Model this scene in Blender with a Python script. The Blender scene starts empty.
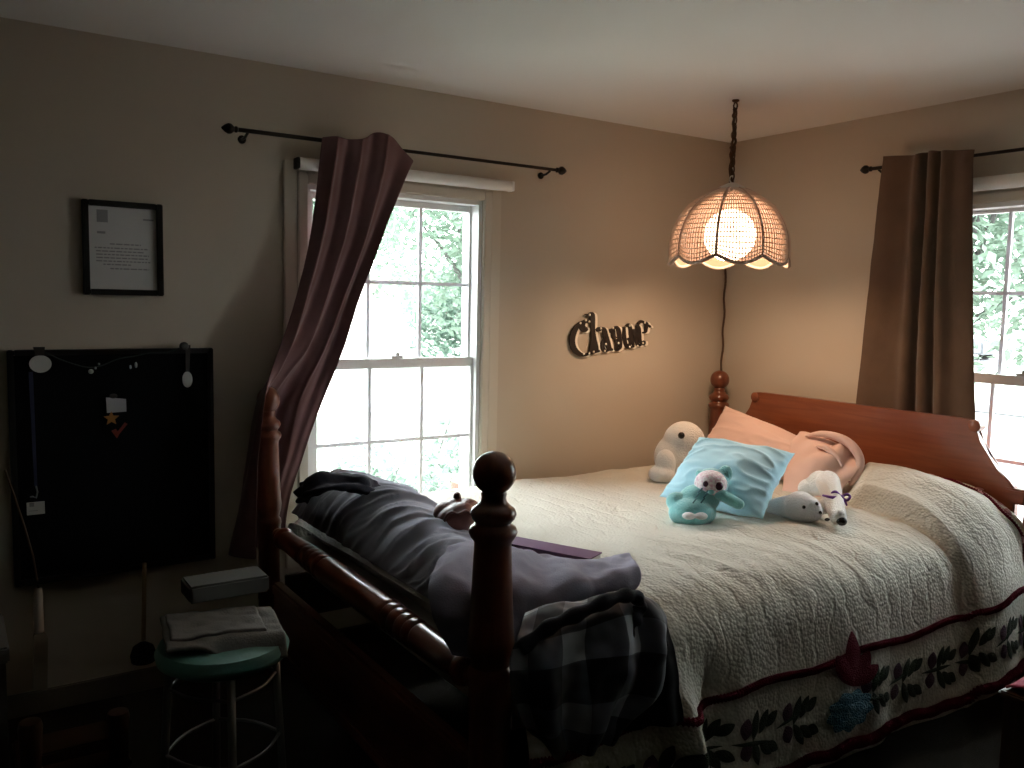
import bpy, bmesh, math, random
from mathutils import Vector, Matrix, noise, Euler
rnd = random.Random(7)
PI = math.pi
S = bpy.context.scene
COL = S.collection

# ------------------------------------------------------------------ camera
CR = Vector((0.83319, -0.55257, 0.02110)); CD = Vector((-0.03498, -0.09085, -0.99525)); CF = Vector((0.55186, 0.82850, -0.09502))
CPOS = Vector((-3.668, -3.391, 1.5)); FPX = 860.24
cam = bpy.data.objects.new('camera', bpy.data.cameras.new('camera')); COL.objects.link(cam)
# orthonormal basis from the fitted angles (pitch, roll, yaw)
pi_, ro, ya = 0.0947564, 0.0211984, 0.586074
fw = Vector((math.sin(ya), math.cos(ya), 0)); rt = Vector((math.cos(ya), -math.sin(ya), 0)); up = Vector((0, 0, 1))
f2 = fw*math.cos(pi_) - up*math.sin(pi_); u2 = up*math.cos(pi_) + fw*math.sin(pi_)
CR = rt*math.cos(ro) + u2*math.sin(ro); CU = u2*math.cos(ro) - rt*math.sin(ro); CF = f2
mw = Matrix(((CR.x, CU.x, -CF.x, CPOS.x), (CR.y, CU.y, -CF.y, CPOS.y), (CR.z, CU.z, -CF.z, CPOS.z), (0, 0, 0, 1)))
cam.matrix_world = mw
cam.data.sensor_width = 36; cam.data.lens = FPX*36/1024; cam.data.clip_start = .02
S.camera = cam

def P(px, py, ax, val):
    """a point of the room measured off the photograph: where the sight line meets the plane axis = val"""
    d = CR*((px-512)/FPX) - CU*((py-384)/FPX) + CF
    t = (val - CPOS[ax])/d[ax]
    return CPOS + d*t

# ------------------------------------------------------------------ materials
def mat(name, col, rough=.6, metal=0, spec=.5, bump=None, var=None, sheen=0, coat=0, trans=0):
    """bump=(scale,strength,distance,kind)  var=(scale,colour2,contrast)"""
    m = bpy.data.materials.new(name); m.use_nodes = True
    nt = m.node_tree; b = nt.nodes['Principled BSDF']; L = nt.links.new
    b.inputs['Base Color'].default_value = (*col, 1); b.inputs['Roughness'].default_value = rough
    b.inputs['Metallic'].default_value = metal; b.inputs['Specular IOR Level'].default_value = spec
    b.inputs['Sheen Weight'].default_value = sheen; b.inputs['Coat Weight'].default_value = coat
    if trans: b.inputs['Transmission Weight'].default_value = trans
    tc = nt.nodes.new('ShaderNodeTexCoord')
    if var:
        n = nt.nodes.new('ShaderNodeTexNoise'); n.inputs['Scale'].default_value = var[0]; n.inputs['Detail'].default_value = 4
        r = nt.nodes.new('ShaderNodeValToRGB'); c = var[2]
        r.color_ramp.elements[0].position = .5-c; r.color_ramp.elements[1].position = .5+c
        r.color_ramp.elements[0].color = (*col, 1); r.color_ramp.elements[1].color = (*var[1], 1)
        L(tc.outputs['Object'], n.inputs['Vector']); L(n.outputs['Fac'], r.inputs['Fac']); L(r.outputs['Color'], b.inputs['Base Color'])
    if bump:
        k = bump[3] if len(bump) > 3 else 'noise'
        if k == 'noise':
            n = nt.nodes.new('ShaderNodeTexNoise'); n.inputs['Detail'].default_value = 5; o = n.outputs['Fac']
        else:
            n = nt.nodes.new('ShaderNodeTexVoronoi'); o = n.outputs['Distance']
        n.inputs['Scale'].default_value = bump[0]
        bn = nt.nodes.new('ShaderNodeBump'); bn.inputs['Strength'].default_value = bump[1]; bn.inputs['Distance'].default_value = bump[2]
        L(tc.outputs['Object'], n.inputs['Vector']); L(o, bn.inputs['Height']); L(bn.outputs['Normal'], b.inputs['Normal'])
    return m

def wood(name, c1, c2, axis=0, rough=.28, coat=.3, scale=9):
    m = mat(name, c1, rough, coat=coat)
    nt = m.node_tree; b = nt.nodes['Principled BSDF']; L = nt.links.new
    tc = nt.nodes.new('ShaderNodeTexCoord'); mp = nt.nodes.new('ShaderNodeMapping')
    sc = [scale*3]*3; sc[axis] = scale*.22; mp.inputs['Scale'].default_value = sc
    n = nt.nodes.new('ShaderNodeTexNoise'); n.inputs['Scale'].default_value = 1; n.inputs['Detail'].default_value = 6; n.inputs['Distortion'].default_value = 1.2
    r = nt.nodes.new('ShaderNodeValToRGB'); r.color_ramp.elements[0].position = .3; r.color_ramp.elements[1].position = .7
    r.color_ramp.elements[0].color = (*c1, 1); r.color_ramp.elements[1].color = (*c2, 1)
    L(tc.outputs['Object'], mp.inputs['Vector']); L(mp.outputs['Vector'], n.inputs['Vector']); L(n.outputs['Fac'], r.inputs['Fac']); L(r.outputs['Color'], b.inputs['Base Color'])
    return m

def emit(name, col, strength):
    m = bpy.data.materials.new(name); m.use_nodes = True; nt = m.node_tree
    b = nt.nodes['Principled BSDF']; b.inputs['Base Color'].default_value = (*col, 1)
    b.inputs['Emission Color'].default_value = (*col, 1); b.inputs['Emission Strength'].default_value = strength
    return m

def pane_mat(name):
    m = bpy.data.materials.new(name); m.use_nodes = True; nt = m.node_tree; L = nt.links.new
    nt.nodes.remove(nt.nodes['Principled BSDF']); out = nt.nodes['Material Output']
    t = nt.nodes.new('ShaderNodeBsdfTransparent'); t.inputs['Color'].default_value = (.97, .99, .98, 1)
    g = nt.nodes.new('ShaderNodeBsdfGlossy'); g.inputs['Roughness'].default_value = .02
    mx = nt.nodes.new('ShaderNodeMixShader'); fr = nt.nodes.new('ShaderNodeFresnel'); fr.inputs['IOR'].default_value = 1.3
    L(fr.outputs['Fac'], mx.inputs['Fac']); L(t.outputs['BSDF'], mx.inputs[1]); L(g.outputs['BSDF'], mx.inputs[2]); L(mx.outputs['Shader'], out.inputs['Surface'])
    return m

def leaf_mat(name, col, col2):
    m = mat(name, col, .5, var=(1.2, col2, .15)); nt = m.node_tree; L = nt.links.new
    b = nt.nodes['Principled BSDF']; out = nt.nodes['Material Output']
    t = nt.nodes.new('ShaderNodeBsdfTranslucent'); t.inputs['Color'].default_value = (*col2, 1)
    mx = nt.nodes.new('ShaderNodeMixShader'); mx.inputs['Fac'].default_value = .45
    L(b.outputs['BSDF'], mx.inputs[1]); L(t.outputs['BSDF'], mx.inputs[2]); L(mx.outputs['Shader'], out.inputs['Surface'])
    return m

M = dict(
    wall=mat('wall_paint', (.55, .485, .395), .85, spec=.2, bump=(60, .08, .004)),
    ceil=mat('ceiling_paint', (.80, .79, .76), .9, spec=.2, bump=(40, .1, .004)),
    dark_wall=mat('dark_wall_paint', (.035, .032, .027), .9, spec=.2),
    carpet=mat('brown_carpet', (.036, .033, .026), .95, spec=.1, bump=(220, .6, .01), var=(9, (.028, .025, .019), .2)),
    trim=mat('cream_trim_paint', (.60, .55, .46), .5, spec=.35),
    base=mat('brown_baseboard_paint', (.16, .13, .10), .6),
    bristle=mat('pale_bristles', (.30, .27, .21), .9),
    vinyl=mat('white_vinyl', (.84, .84, .84), .4, spec=.4),
    pane=pane_mat('window_glass'),
    shade_roll=mat('white_blind', (.78, .77, .73), .6, bump=(80, .1, .002)),
    bracket=mat('black_bracket', (.02, .02, .02), .5),
    iron=mat('bronze_iron', (.016, .012, .009), .38, metal=.6),
    cur_a=mat('plum_curtain_cloth', (.175, .092, .092), .85, spec=.15, sheen=.25, bump=(300, .3, .002), var=(14, (.14, .072, .072), .3)),
    cur_b=mat('brown_suede_curtain', (.135, .085, .055), .9, spec=.1, sheen=.3, bump=(200, .3, .002), var=(7, (.10, .064, .043), .25)),
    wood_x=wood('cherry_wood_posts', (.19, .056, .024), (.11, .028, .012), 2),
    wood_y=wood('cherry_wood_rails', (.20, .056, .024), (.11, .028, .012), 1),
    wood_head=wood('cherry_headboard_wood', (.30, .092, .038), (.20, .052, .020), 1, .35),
    wood_dark=wood('dark_stained_wood', (.06, .03, .018), (.035, .018, .01), 2),
    pale_wood=wood('pale_wood', (.36, .24, .12), (.28, .18, .09), 2, .6, 0),
    spread=mat('cream_quilted_cotton', (.61, .59, .515), .9, spec=.15, sheen=.15),
    trim_red=mat('burgundy_trim', (.13, .012, .024), .9, spec=.1, bump=(260, .8, .004, 'voronoi')),
    leaf=mat('dark_green_applique', (.035, .05, .036), .9, spec=.1, bump=(240, .8, .004, 'voronoi'), var=(20, (.06, .075, .06), .2)),
    bloom=mat('mauve_applique', (.09, .05, .075), .9, spec=.1, bump=(240, .8, .004, 'voronoi')),
    pink_floral=mat('pink_applique', (.42, .2, .2), .9, spec=.1, bump=(240, .8, .004, 'voronoi')),
    blue_yarn=mat('blue_yarn', (.075, .20, .30), .9, spec=.1, bump=(160, 1, .006, 'voronoi'), var=(60, (.16, .30, .38), .2)),
    mattress=mat('mattress_ticking', (.6, .58, .54), .9),
    pink=mat('pink_pillowcase', (.80, .58, .52), .85, spec=.15, sheen=.2, bump=(40, .1, .004)),
    blue=mat('light_blue_pillowcase', (.42, .68, .80), .85, spec=.15, sheen=.25, bump=(40, .12, .004)),
    white_plush=mat('white_plush', (.80, .79, .76), .95, spec=.1, sheen=.6, bump=(150, .8, .006)),
    grey_plush=mat('pale_grey_plush', (.74, .75, .76), .95, spec=.1, sheen=.6, bump=(150, .8, .006)),
    teal_plush=mat('aqua_plush', (.22, .56, .58), .95, spec=.1, sheen=.6, bump=(150, .8, .006)),
    floral_plush=mat('speckled_white_plush', (.86, .82, .82), .95, spec=.1, sheen=.4, bump=(150, .6, .004), var=(110, (.66, .42, .50), .12)),
    black_eye=mat('black_plastic_eye', (.008, .008, .009), .15),
    plum_eye=mat('plum_plastic_eye', (.05, .01, .03), .15),
    seam=mat('dark_teal_stitching', (.05, .16, .18), .9),
    satin_purple=mat('purple_satin', (.17, .045, .34), .35, spec=.5),
    denim=mat('grey_blue_cotton', (.36, .39, .47), .9, spec=.15, sheen=.15, bump=(260, .3, .002), var=(5, (.29, .31, .385), .25)),
    navy=mat('navy_knit', (.025, .028, .04), .9, spec=.1, sheen=.1, bump=(300, .5, .003)),
    lavender=mat('lavender_grey_fleece', (.32, .31, .41), .95, spec=.1, sheen=.2, bump=(200, .5, .003)),
    black_shade_brush=mat('black_brush_and_shade', (.010, .010, .012), .9, spec=.1),
    book=mat('purple_book_cover', (.12, .05, .135), .5),
    paper=mat('white_paper', (.62, .62, .61), .8),
    leather=mat('red_brown_leather', (.155, .052, .04), .38, bump=(70, .3, .004), var=(12, (.10, .03, .025), .2)),
    tan=mat('tan_leather', (.46, .32, .22), .5),
    ink=mat('grey_ink', (.30, .30, .31), .8),
    black_frame=mat('black_frame_lacquer', (.008, .008, .008), .35),
    felt=mat('black_felt', (.006, .007, .008), .95, spec=.08, bump=(200, .3, .002)),
    white_disc=mat('white_plastic', (.62, .62, .60), .5),
    ribbon_blue=mat('navy_lanyard', (.012, .016, .05), .7),
    ribbon_dark=mat('dark_ribbon', (.045, .04, .036), .7),
    orange=mat('orange_foam', (.42, .17, .03), .8),
    red_foam=mat('red_foam', (.36, .05, .03), .8),
    card=mat('pale_card', (.42, .41, .44), .7),
    wire=mat('green_light_wire', (.02, .035, .03), .6),
    bulb_clear=mat('clear_plastic_bulb', (.6, .68, .66), .25),
    wicker=mat('white_woven_cane', (.62, .50, .40), .7, spec=.2),
    rib=mat('white_cane_rib', (.42, .32, .26), .7, spec=.2),
    cap=mat('white_metal_cap', (.62, .58, .52), .5),
    globe=emit('lit_opal_globe', (1.0, .68, .44), 46),
    chain=mat('aged_brass_chain', (.11, .055, .025), .4, metal=.7),
    cord=mat('brown_cord', (.10, .055, .03), .7),
    sign=mat('black_sign_metal', (.018, .012, .010), .5),
    sign_edge=mat('cream_sign_edge', (.92, .86, .74), .6),
    mint=mat('mint_green_vinyl', (.13, .30, .27), .6, bump=(60, .2, .004)),
    steel=mat('grey_steel', (.20, .20, .19), .4, metal=.7),
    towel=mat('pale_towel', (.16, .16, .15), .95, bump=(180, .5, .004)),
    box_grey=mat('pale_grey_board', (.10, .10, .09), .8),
    red_cloth=mat('crimson_cloth', (.35, .03, .09), .85, sheen=.3),
    plaid=None,
    lawn=mat('lawn_grass', (.24, .26, .21), .95, var=(1.5, (.30, .31, .27), .2)),
    asphalt=mat('pale_asphalt', (.09, .092, .10), .9),
    patio=mat('pinkish_paving', (.28, .24, .235), .9),
    leaves=leaf_mat('tree_leaves', (.150, .205, .165), (.19, .26, .20)),
    leaves2=leaf_mat('maple_leaves', (.120, .180, .150), (.16, .23, .18)),
    bark=mat('tree_bark', (.075, .07, .068), .9, bump=(20, .6, .02)),
    siding=mat('white_siding', (.86, .86, .85), .7),
    roof=mat('tan_roof_shingles', (.085, .080, .062), .9),
    silver=mat('silver_car_paint', (.10, .105, .115), .4, metal=.1),
    car_glass=mat('car_glass', (.08, .1, .11), .1),
    tyre=mat('tyre_rubber', (.03, .03, .03), .8),
    brick_red=mat('terracotta', (.11, .045, .03), .8),
)
# plaid flannel: grey-white bands crossing a navy ground, woven on the garment's own u,v
def plaid():
    m = mat('navy_plaid_flannel', (.012, .014, .022), .55, spec=.3, sheen=.1); nt = m.node_tree; L = nt.links.new
    b = nt.nodes['Principled BSDF']; uv = nt.nodes.new('ShaderNodeUVMap'); sx = nt.nodes.new('ShaderNodeSeparateXYZ'); L(uv.outputs['UV'], sx.inputs[0])
    def band(sock, freq, ph, width):
        a = nt.nodes.new('ShaderNodeMath'); a.operation = 'MULTIPLY_ADD'; a.inputs[1].default_value = freq; a.inputs[2].default_value = ph; L(sock, a.inputs[0])
        f = nt.nodes.new('ShaderNodeMath'); f.operation = 'FRACT'; L(a.outputs[0], f.inputs[0])
        g = nt.nodes.new('ShaderNodeMath'); g.operation = 'LESS_THAN'; g.inputs[1].default_value = width; L(f.outputs[0], g.inputs[0]); return g.outputs[0]
    h = nt.nodes.new('ShaderNodeMath'); h.operation = 'ADD'; L(band(sx.outputs['X'], 3.1, .12, .42), h.inputs[0]); L(band(sx.outputs['Y'], 2.6, .35, .42), h.inputs[1])
    r = nt.nodes.new('ShaderNodeValToRGB'); r.color_ramp.interpolation = 'CONSTANT'
    e = r.color_ramp.elements; e[0].color = (.010, .012, .02, 1); e[1].position = .3; e[1].color = (.075, .083, .11, 1)
    x = e.new(.8); x.color = (.33, .35, .41, 1)
    d = nt.nodes.new('ShaderNodeMath'); d.operation = 'MULTIPLY'; d.inputs[1].default_value = .5; L(h.outputs[0], d.inputs[0]); L(d.outputs[0], r.inputs['Fac']); L(r.outputs['Color'], b.inputs['Base Color'])
    return m
M['plaid'] = plaid()
def muntin_mat():
    m = mat('white_vinyl_grille', (.84, .84, .84), .4); nt = m.node_tree; L = nt.links.new
    t = nt.nodes.new('ShaderNodeBsdfTranslucent'); t.inputs['Color'].default_value = (.62, .60, .68, 1); mx = nt.nodes.new('ShaderNodeMixShader'); mx.inputs['Fac'].default_value = .24
    L(nt.nodes['Principled BSDF'].outputs['BSDF'], mx.inputs[1]); L(t.outputs['BSDF'], mx.inputs[2]); L(mx.outputs['Shader'], nt.nodes['Material Output'].inputs['Surface']); return m
M['muntin'] = muntin_mat()
def gauze_mat():  # for a layer added inside the shade to dim the globe and glow
    m = bpy.data.materials.new('added_pink_gauze'); m.use_nodes = True; nt = m.node_tree; L = nt.links.new; nt.nodes.remove(nt.nodes['Principled BSDF'])
    d = nt.nodes.new('ShaderNodeBsdfDiffuse'); d.inputs['Color'].default_value = (.50, .36, .27, 1)
    t = nt.nodes.new('ShaderNodeBsdfTranslucent'); t.inputs['Color'].default_value = (.21, .15, .135, 1)
    p = nt.nodes.new('ShaderNodeBsdfTransparent'); p.inputs['Color'].default_value = (1, 1, 1, 1)
    a = nt.nodes.new('ShaderNodeMixShader'); a.inputs['Fac'].default_value = .55; b = nt.nodes.new('ShaderNodeMixShader'); b.inputs['Fac'].default_value = .17
    L(d.outputs[0], a.inputs[1]); L(t.outputs[0], a.inputs[2]); L(a.outputs[0], b.inputs[1]); L(p.outputs[0], b.inputs[2]); L(b.outputs[0], nt.nodes['Material Output'].inputs['Surface']); return m
M['gauze'] = gauze_mat()
# matelasse: small pebbled stitches crossed by stitched sprigs
def spread_bump():
    nt = M['spread'].node_tree; L = nt.links.new; b = nt.nodes['Principled BSDF']
    tc = nt.nodes.new('ShaderNodeTexCoord')
    v = nt.nodes.new('ShaderNodeTexVoronoi'); v.inputs['Scale'].default_value = 95; L(tc.outputs['Object'], v.inputs['Vector'])
    w = nt.nodes.new('ShaderNodeTexWave'); w.inputs['Scale'].default_value = 3.4; w.inputs['Distortion'].default_value = 9; w.inputs['Detail'].default_value = 2.5; w.inputs['Detail Scale'].default_value = 1.6
    L(tc.outputs['Object'], w.inputs['Vector'])
    r = nt.nodes.new('ShaderNodeValToRGB'); r.color_ramp.elements[0].position = .0; r.color_ramp.elements[0].color = (0, 0, 0, 1); r.color_ramp.elements[1].position = .16; r.color_ramp.elements[1].color = (1, 1, 1, 1); L(w.outputs['Fac'], r.inputs['Fac'])
    a = nt.nodes.new('ShaderNodeMath'); a.operation = 'MULTIPLY_ADD'; a.inputs[1].default_value = -.60; L(v.outputs['Distance'], a.inputs[0]); h2_ = nt.nodes.new('ShaderNodeMath'); h2_.operation = 'MULTIPLY'; h2_.inputs[1].default_value = .42; L(r.outputs['Color'], h2_.inputs[0]); L(h2_.outputs[0], a.inputs[2])
    bn = nt.nodes.new('ShaderNodeBump'); bn.inputs['Strength'].default_value = .75; bn.inputs['Distance'].default_value = .007
    L(a.outputs[0], bn.inputs['Height']); L(bn.outputs['Normal'], b.inputs['Normal'])
spread_bump()

# ------------------------------------------------------------------ object helpers
def tag(o, label=None, cat=None, group=None, kind=None):
    for k, v in (('label', label), ('category', cat), ('group', group), ('kind', kind)):
        if v: o[k] = v
    return o

def empty(name, loc, label=None, cat=None, group=None, kind=None):
    o = bpy.data.objects.new(name, None); o.empty_display_size = .05; COL.objects.link(o); o.location = loc
    return tag(o, label, cat, group, kind)

def world_loc(o):
    v = Vector(o.location)
    while o.parent: o = o.parent; v = v + o.location
    return v

class MB:
    def __init__(s): s.bm = bmesh.new(); s.uv = None
    def merge(s, other): 
        me = bpy.data.meshes.new('t'); other.to_mesh(me); other.free(); s.bm.from_mesh(me); bpy.data.meshes.remove(me); return s
    def box(s, lo, hi, bev=0, rot=None):
        b = bmesh.new(); bmesh.ops.create_cube(b, size=1); lo = Vector(lo); hi = Vector(hi); c = (lo+hi)/2; d = hi-lo
        for v in b.verts: v.co = Vector((v.co.x*d.x, v.co.y*d.y, v.co.z*d.z))
        if bev: bmesh.ops.bevel(b, geom=list(b.edges), offset=bev, segments=2, affect='EDGES', clamp_overlap=True)
        for v in b.verts: v.co = (rot @ v.co if rot else v.co) + c
        return s.merge(b)
    def ball(s, c, r, rot=None, seg=24, rings=14):
        b = bmesh.new(); bmesh.ops.create_uvsphere(b, u_segments=seg, v_segments=rings, radius=1)
        r = Vector(r) if hasattr(r, '__len__') else Vector((r, r, r)); c = Vector(c)
        for v in b.verts:
            q = Vector((v.co.x*r.x, v.co.y*r.y, v.co.z*r.z)); v.co = (rot @ q if rot else q) + c
        return s.merge(b)
    def lathe(s, prof, base, axis=(0, 0, 1), seg=28):
        """prof: (radius, distance along axis) from one end to the other"""
        ax = Vector(axis).normalized(); q = Vector((0, 0, 1)).rotation_difference(ax); base = Vector(base); rings = []
        for r, h in prof:
            if r < 1e-5: rings.append([s.bm.verts.new(base + q @ Vector((0, 0, h)))]); continue
            rings.append([s.bm.verts.new(base + q @ Vector((r*math.cos(2*PI*k/seg), r*math.sin(2*PI*k/seg), h))) for k in range(seg)])
        for a, b in zip(rings, rings[1:]):
            for k in range(seg):
                k2 = (k+1) % seg
                if len(a) == 1 and len(b) == 1: continue
                if len(a) == 1: s.bm.faces.new((a[0], b[k2], b[k]))
                elif len(b) == 1: s.bm.faces.new((a[k], a[k2], b[0]))
                else: s.bm.faces.new((a[k], a[k2], b[k2], b[k]))
        if len(rings[0]) > 1: s.bm.faces.new(list(reversed(rings[0])))
        if len(rings[-1]) > 1: s.bm.faces.new(rings[-1])
        return s
    def tube(s, pts, rad, seg=8, closed=False):
        pts = [Vector(p) for p in pts]; n = len(pts); rads = rad if hasattr(rad, '__len__') else [rad]*n
        rings = []; ref = None
        for i, p in enumerate(pts):
            t = (pts[(i+1) % n] - pts[i-1]) if closed else (pts[min(i+1, n-1)] - pts[max(i-1, 0)])
            t.normalize()
            if ref is None: ref = Vector((0, 0, 1)) if abs(t.z) < .9 else Vector((1, 0, 0))
            a = (ref - t*ref.dot(t)).normalized(); b = t.cross(a); ref = a
            rings.append([s.bm.verts.new(p + (a*math.cos(2*PI*k/seg) + b*math.sin(2*PI*k/seg))*rads[i]) for k in range(seg)])
        m = n if closed else n-1
        for i in range(m):
            A, B = rings[i], rings[(i+1) % n]
            for k in range(seg): s.bm.faces.new((A[k], A[(k+1) % seg], B[(k+1) % seg], B[k]))
        if not closed: s.bm.faces.new(list(reversed(rings[0]))); s.bm.faces.new(rings[-1])
        return s
    def grid(s, fn, nu, nv, uvs=True):
        vs = [[s.bm.verts.new(fn(i/nu, j/nv)) for j in range(nv+1)] for i in range(nu+1)]
        lay = s.bm.loops.layers.uv.verify()
        for i in range(nu):
            for j in range(nv):
                f = s.bm.faces.new((vs[i][j], vs[i+1][j], vs[i+1][j+1], vs[i][j+1]))
                for l, (a, b) in zip(f.loops, ((i, j), (i+1, j), (i+1, j+1), (i, j+1))): l[lay].uv = (a/nu, b/nv)
        return s
    def prism(s, poly, d):
        """closed 3-D outline swept by the vector d"""
        d = Vector(d); a = [s.bm.verts.new(Vector(p)) for p in poly]; b = [s.bm.verts.new(Vector(p)+d) for p in poly]; n = len(poly)
        s.bm.faces.new(a); s.bm.faces.new(list(reversed(b)))
        for k in range(n): s.bm.faces.new((a[k], b[k], b[(k+1) % n], a[(k+1) % n]))
        return s
    def build(s, name, m, parent=None, origin=None, smooth=40, recalc=True):
        if recalc: bmesh.ops.recalc_face_normals(s.bm, faces=list(s.bm.faces))
        me = bpy.data.meshes.new(name); s.bm.to_mesh(me); s.bm.free()
        off = world_loc(parent) if parent else Vector((0, 0, 0))
        o = bpy.data.objects.new(name, me); COL.objects.link(o)
        if parent: o.parent = parent
        elif origin == 'base':
            xs = [v.co for v in me.vertices]
            off = Vector(((min(v.x for v in xs)+max(v.x for v in xs))/2, (min(v.y for v in xs)+max(v.y for v in xs))/2, min(v.z for v in xs)))
            o.location = off
        elif origin is not None: off = Vector(origin); o.location = off
        if off.length > 0: me.transform(Matrix.Translation(-off))
        me.materials.append(m)
        if smooth:
            me.shade_smooth()
            if smooth < 180: me.set_sharp_from_angle(angle=math.radians(smooth))
        return o

def catmull(pts, t):
    n = len(pts)-1; x = min(max(t, 0), 1)*n; i = min(int(x), n-1); f = x-i
    p0, p1, p2, p3 = pts[max(i-1, 0)], pts[i], pts[i+1], pts[min(i+2, n)]
    if i == 0: p0 = p1*2-p2
    if i+2 > n: p3 = p2*2-p1
    return (p1*2 + (p2-p0)*f + (p0*2-p1*5+p2*4-p3)*f*f + (p1*3-p0-p2*3+p3)*f*f*f)*.5
def smooth(a, b, x):
    t = min(max((x-a)/(b-a), 0), 1); return t*t*(3-2*t)
def net(rows):
    rows = [[Vector(p) for p in r] for r in rows]
    def fn(u, v): return catmull([catmull(r, u) for r in rows], v)
    return fn
def with_normal(fn, disp, e=.004):
    def g(u, v):
        p = fn(u, v); a = fn(min(u+e, 1), v)-fn(max(u-e, 0), v); b = fn(u, min(v+e, 1))-fn(u, max(v-e, 0)); n = a.cross(b)
        n = n.normalized() if n.length > 1e-9 else Vector((0, 0, 1))
        return p + n*disp(u, v, p)
    return g
def fbm(p, sc, oct=3): return noise.fractal(p*sc, 1.0, 2.0, oct)
def modifier_solid(o, t, off=-1):
    m = o.modifiers.new('thickness', 'SOLIDIFY'); m.thickness = t; m.offset = off; return o
def soften(o, lv=1):
    m = o.modifiers.new('soft', 'SUBSURF'); m.levels = lv; m.render_levels = lv; return o
def plush(o, vox=.006, it=4):
    m = o.modifiers.new('skin', 'REMESH'); m.mode = 'VOXEL'; m.voxel_size = vox; m.use_smooth_shade = True
    s = o.modifiers.new('smooth', 'SMOOTH'); s.factor = .6; s.iterations = it; return o

# ------------------------------------------------------------------ the room
CEIL = 2.4; XL = -5.2; YF = -5.0; T = .14
WA = (-2.43, -1.60); WB = (1.18, 2.04); WZ = (.50, 1.955)
def struct(mb, name, m, smooth=0): return tag(mb.build(name, m, smooth=smooth), kind='structure')
w = MB()
w.box((XL-T, 0, -.05), (WA[0], T, CEIL)); w.box((WA[1], 0, -.05), (T, T, CEIL)); w.box((WA[0], 0, -.05), (WA[1], T, WZ[0])); w.box((WA[0], 0, WZ[1]), (WA[1], T, CEIL))
struct(w, 'wall_back', M['wall'])
w = MB()
w.box((0, -WB[0], -.05), (T, -.0005, CEIL)); w.box((0, YF-T, -.05), (T, -WB[1], CEIL)); w.box((0, -WB[1], -.05), (T, -WB[0], WZ[0])); w.box((0, -WB[1], WZ[1]), (T, -WB[0], CEIL))
struct(w, 'wall_right', M['wall'])
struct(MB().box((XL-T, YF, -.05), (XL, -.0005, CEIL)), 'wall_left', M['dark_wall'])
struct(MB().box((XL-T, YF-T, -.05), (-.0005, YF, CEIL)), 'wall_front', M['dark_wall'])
struct(MB().box((XL-T, YF-T, CEIL), (T, T, CEIL+.1)), 'ceiling', M['ceil'])
struct(MB().box((XL, YF, -.05), (-.0005, -.0005, 0)), 'floor', M['carpet'])
struct(MB().box((XL, -.014, 0), (-.015, -.0005, .085), .004), 'baseboard_back', M['base'])
struct(MB().box((-.014, YF, 0), (-.0005, -.001, .085), .004), 'baseboard_right', M['base'])

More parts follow.
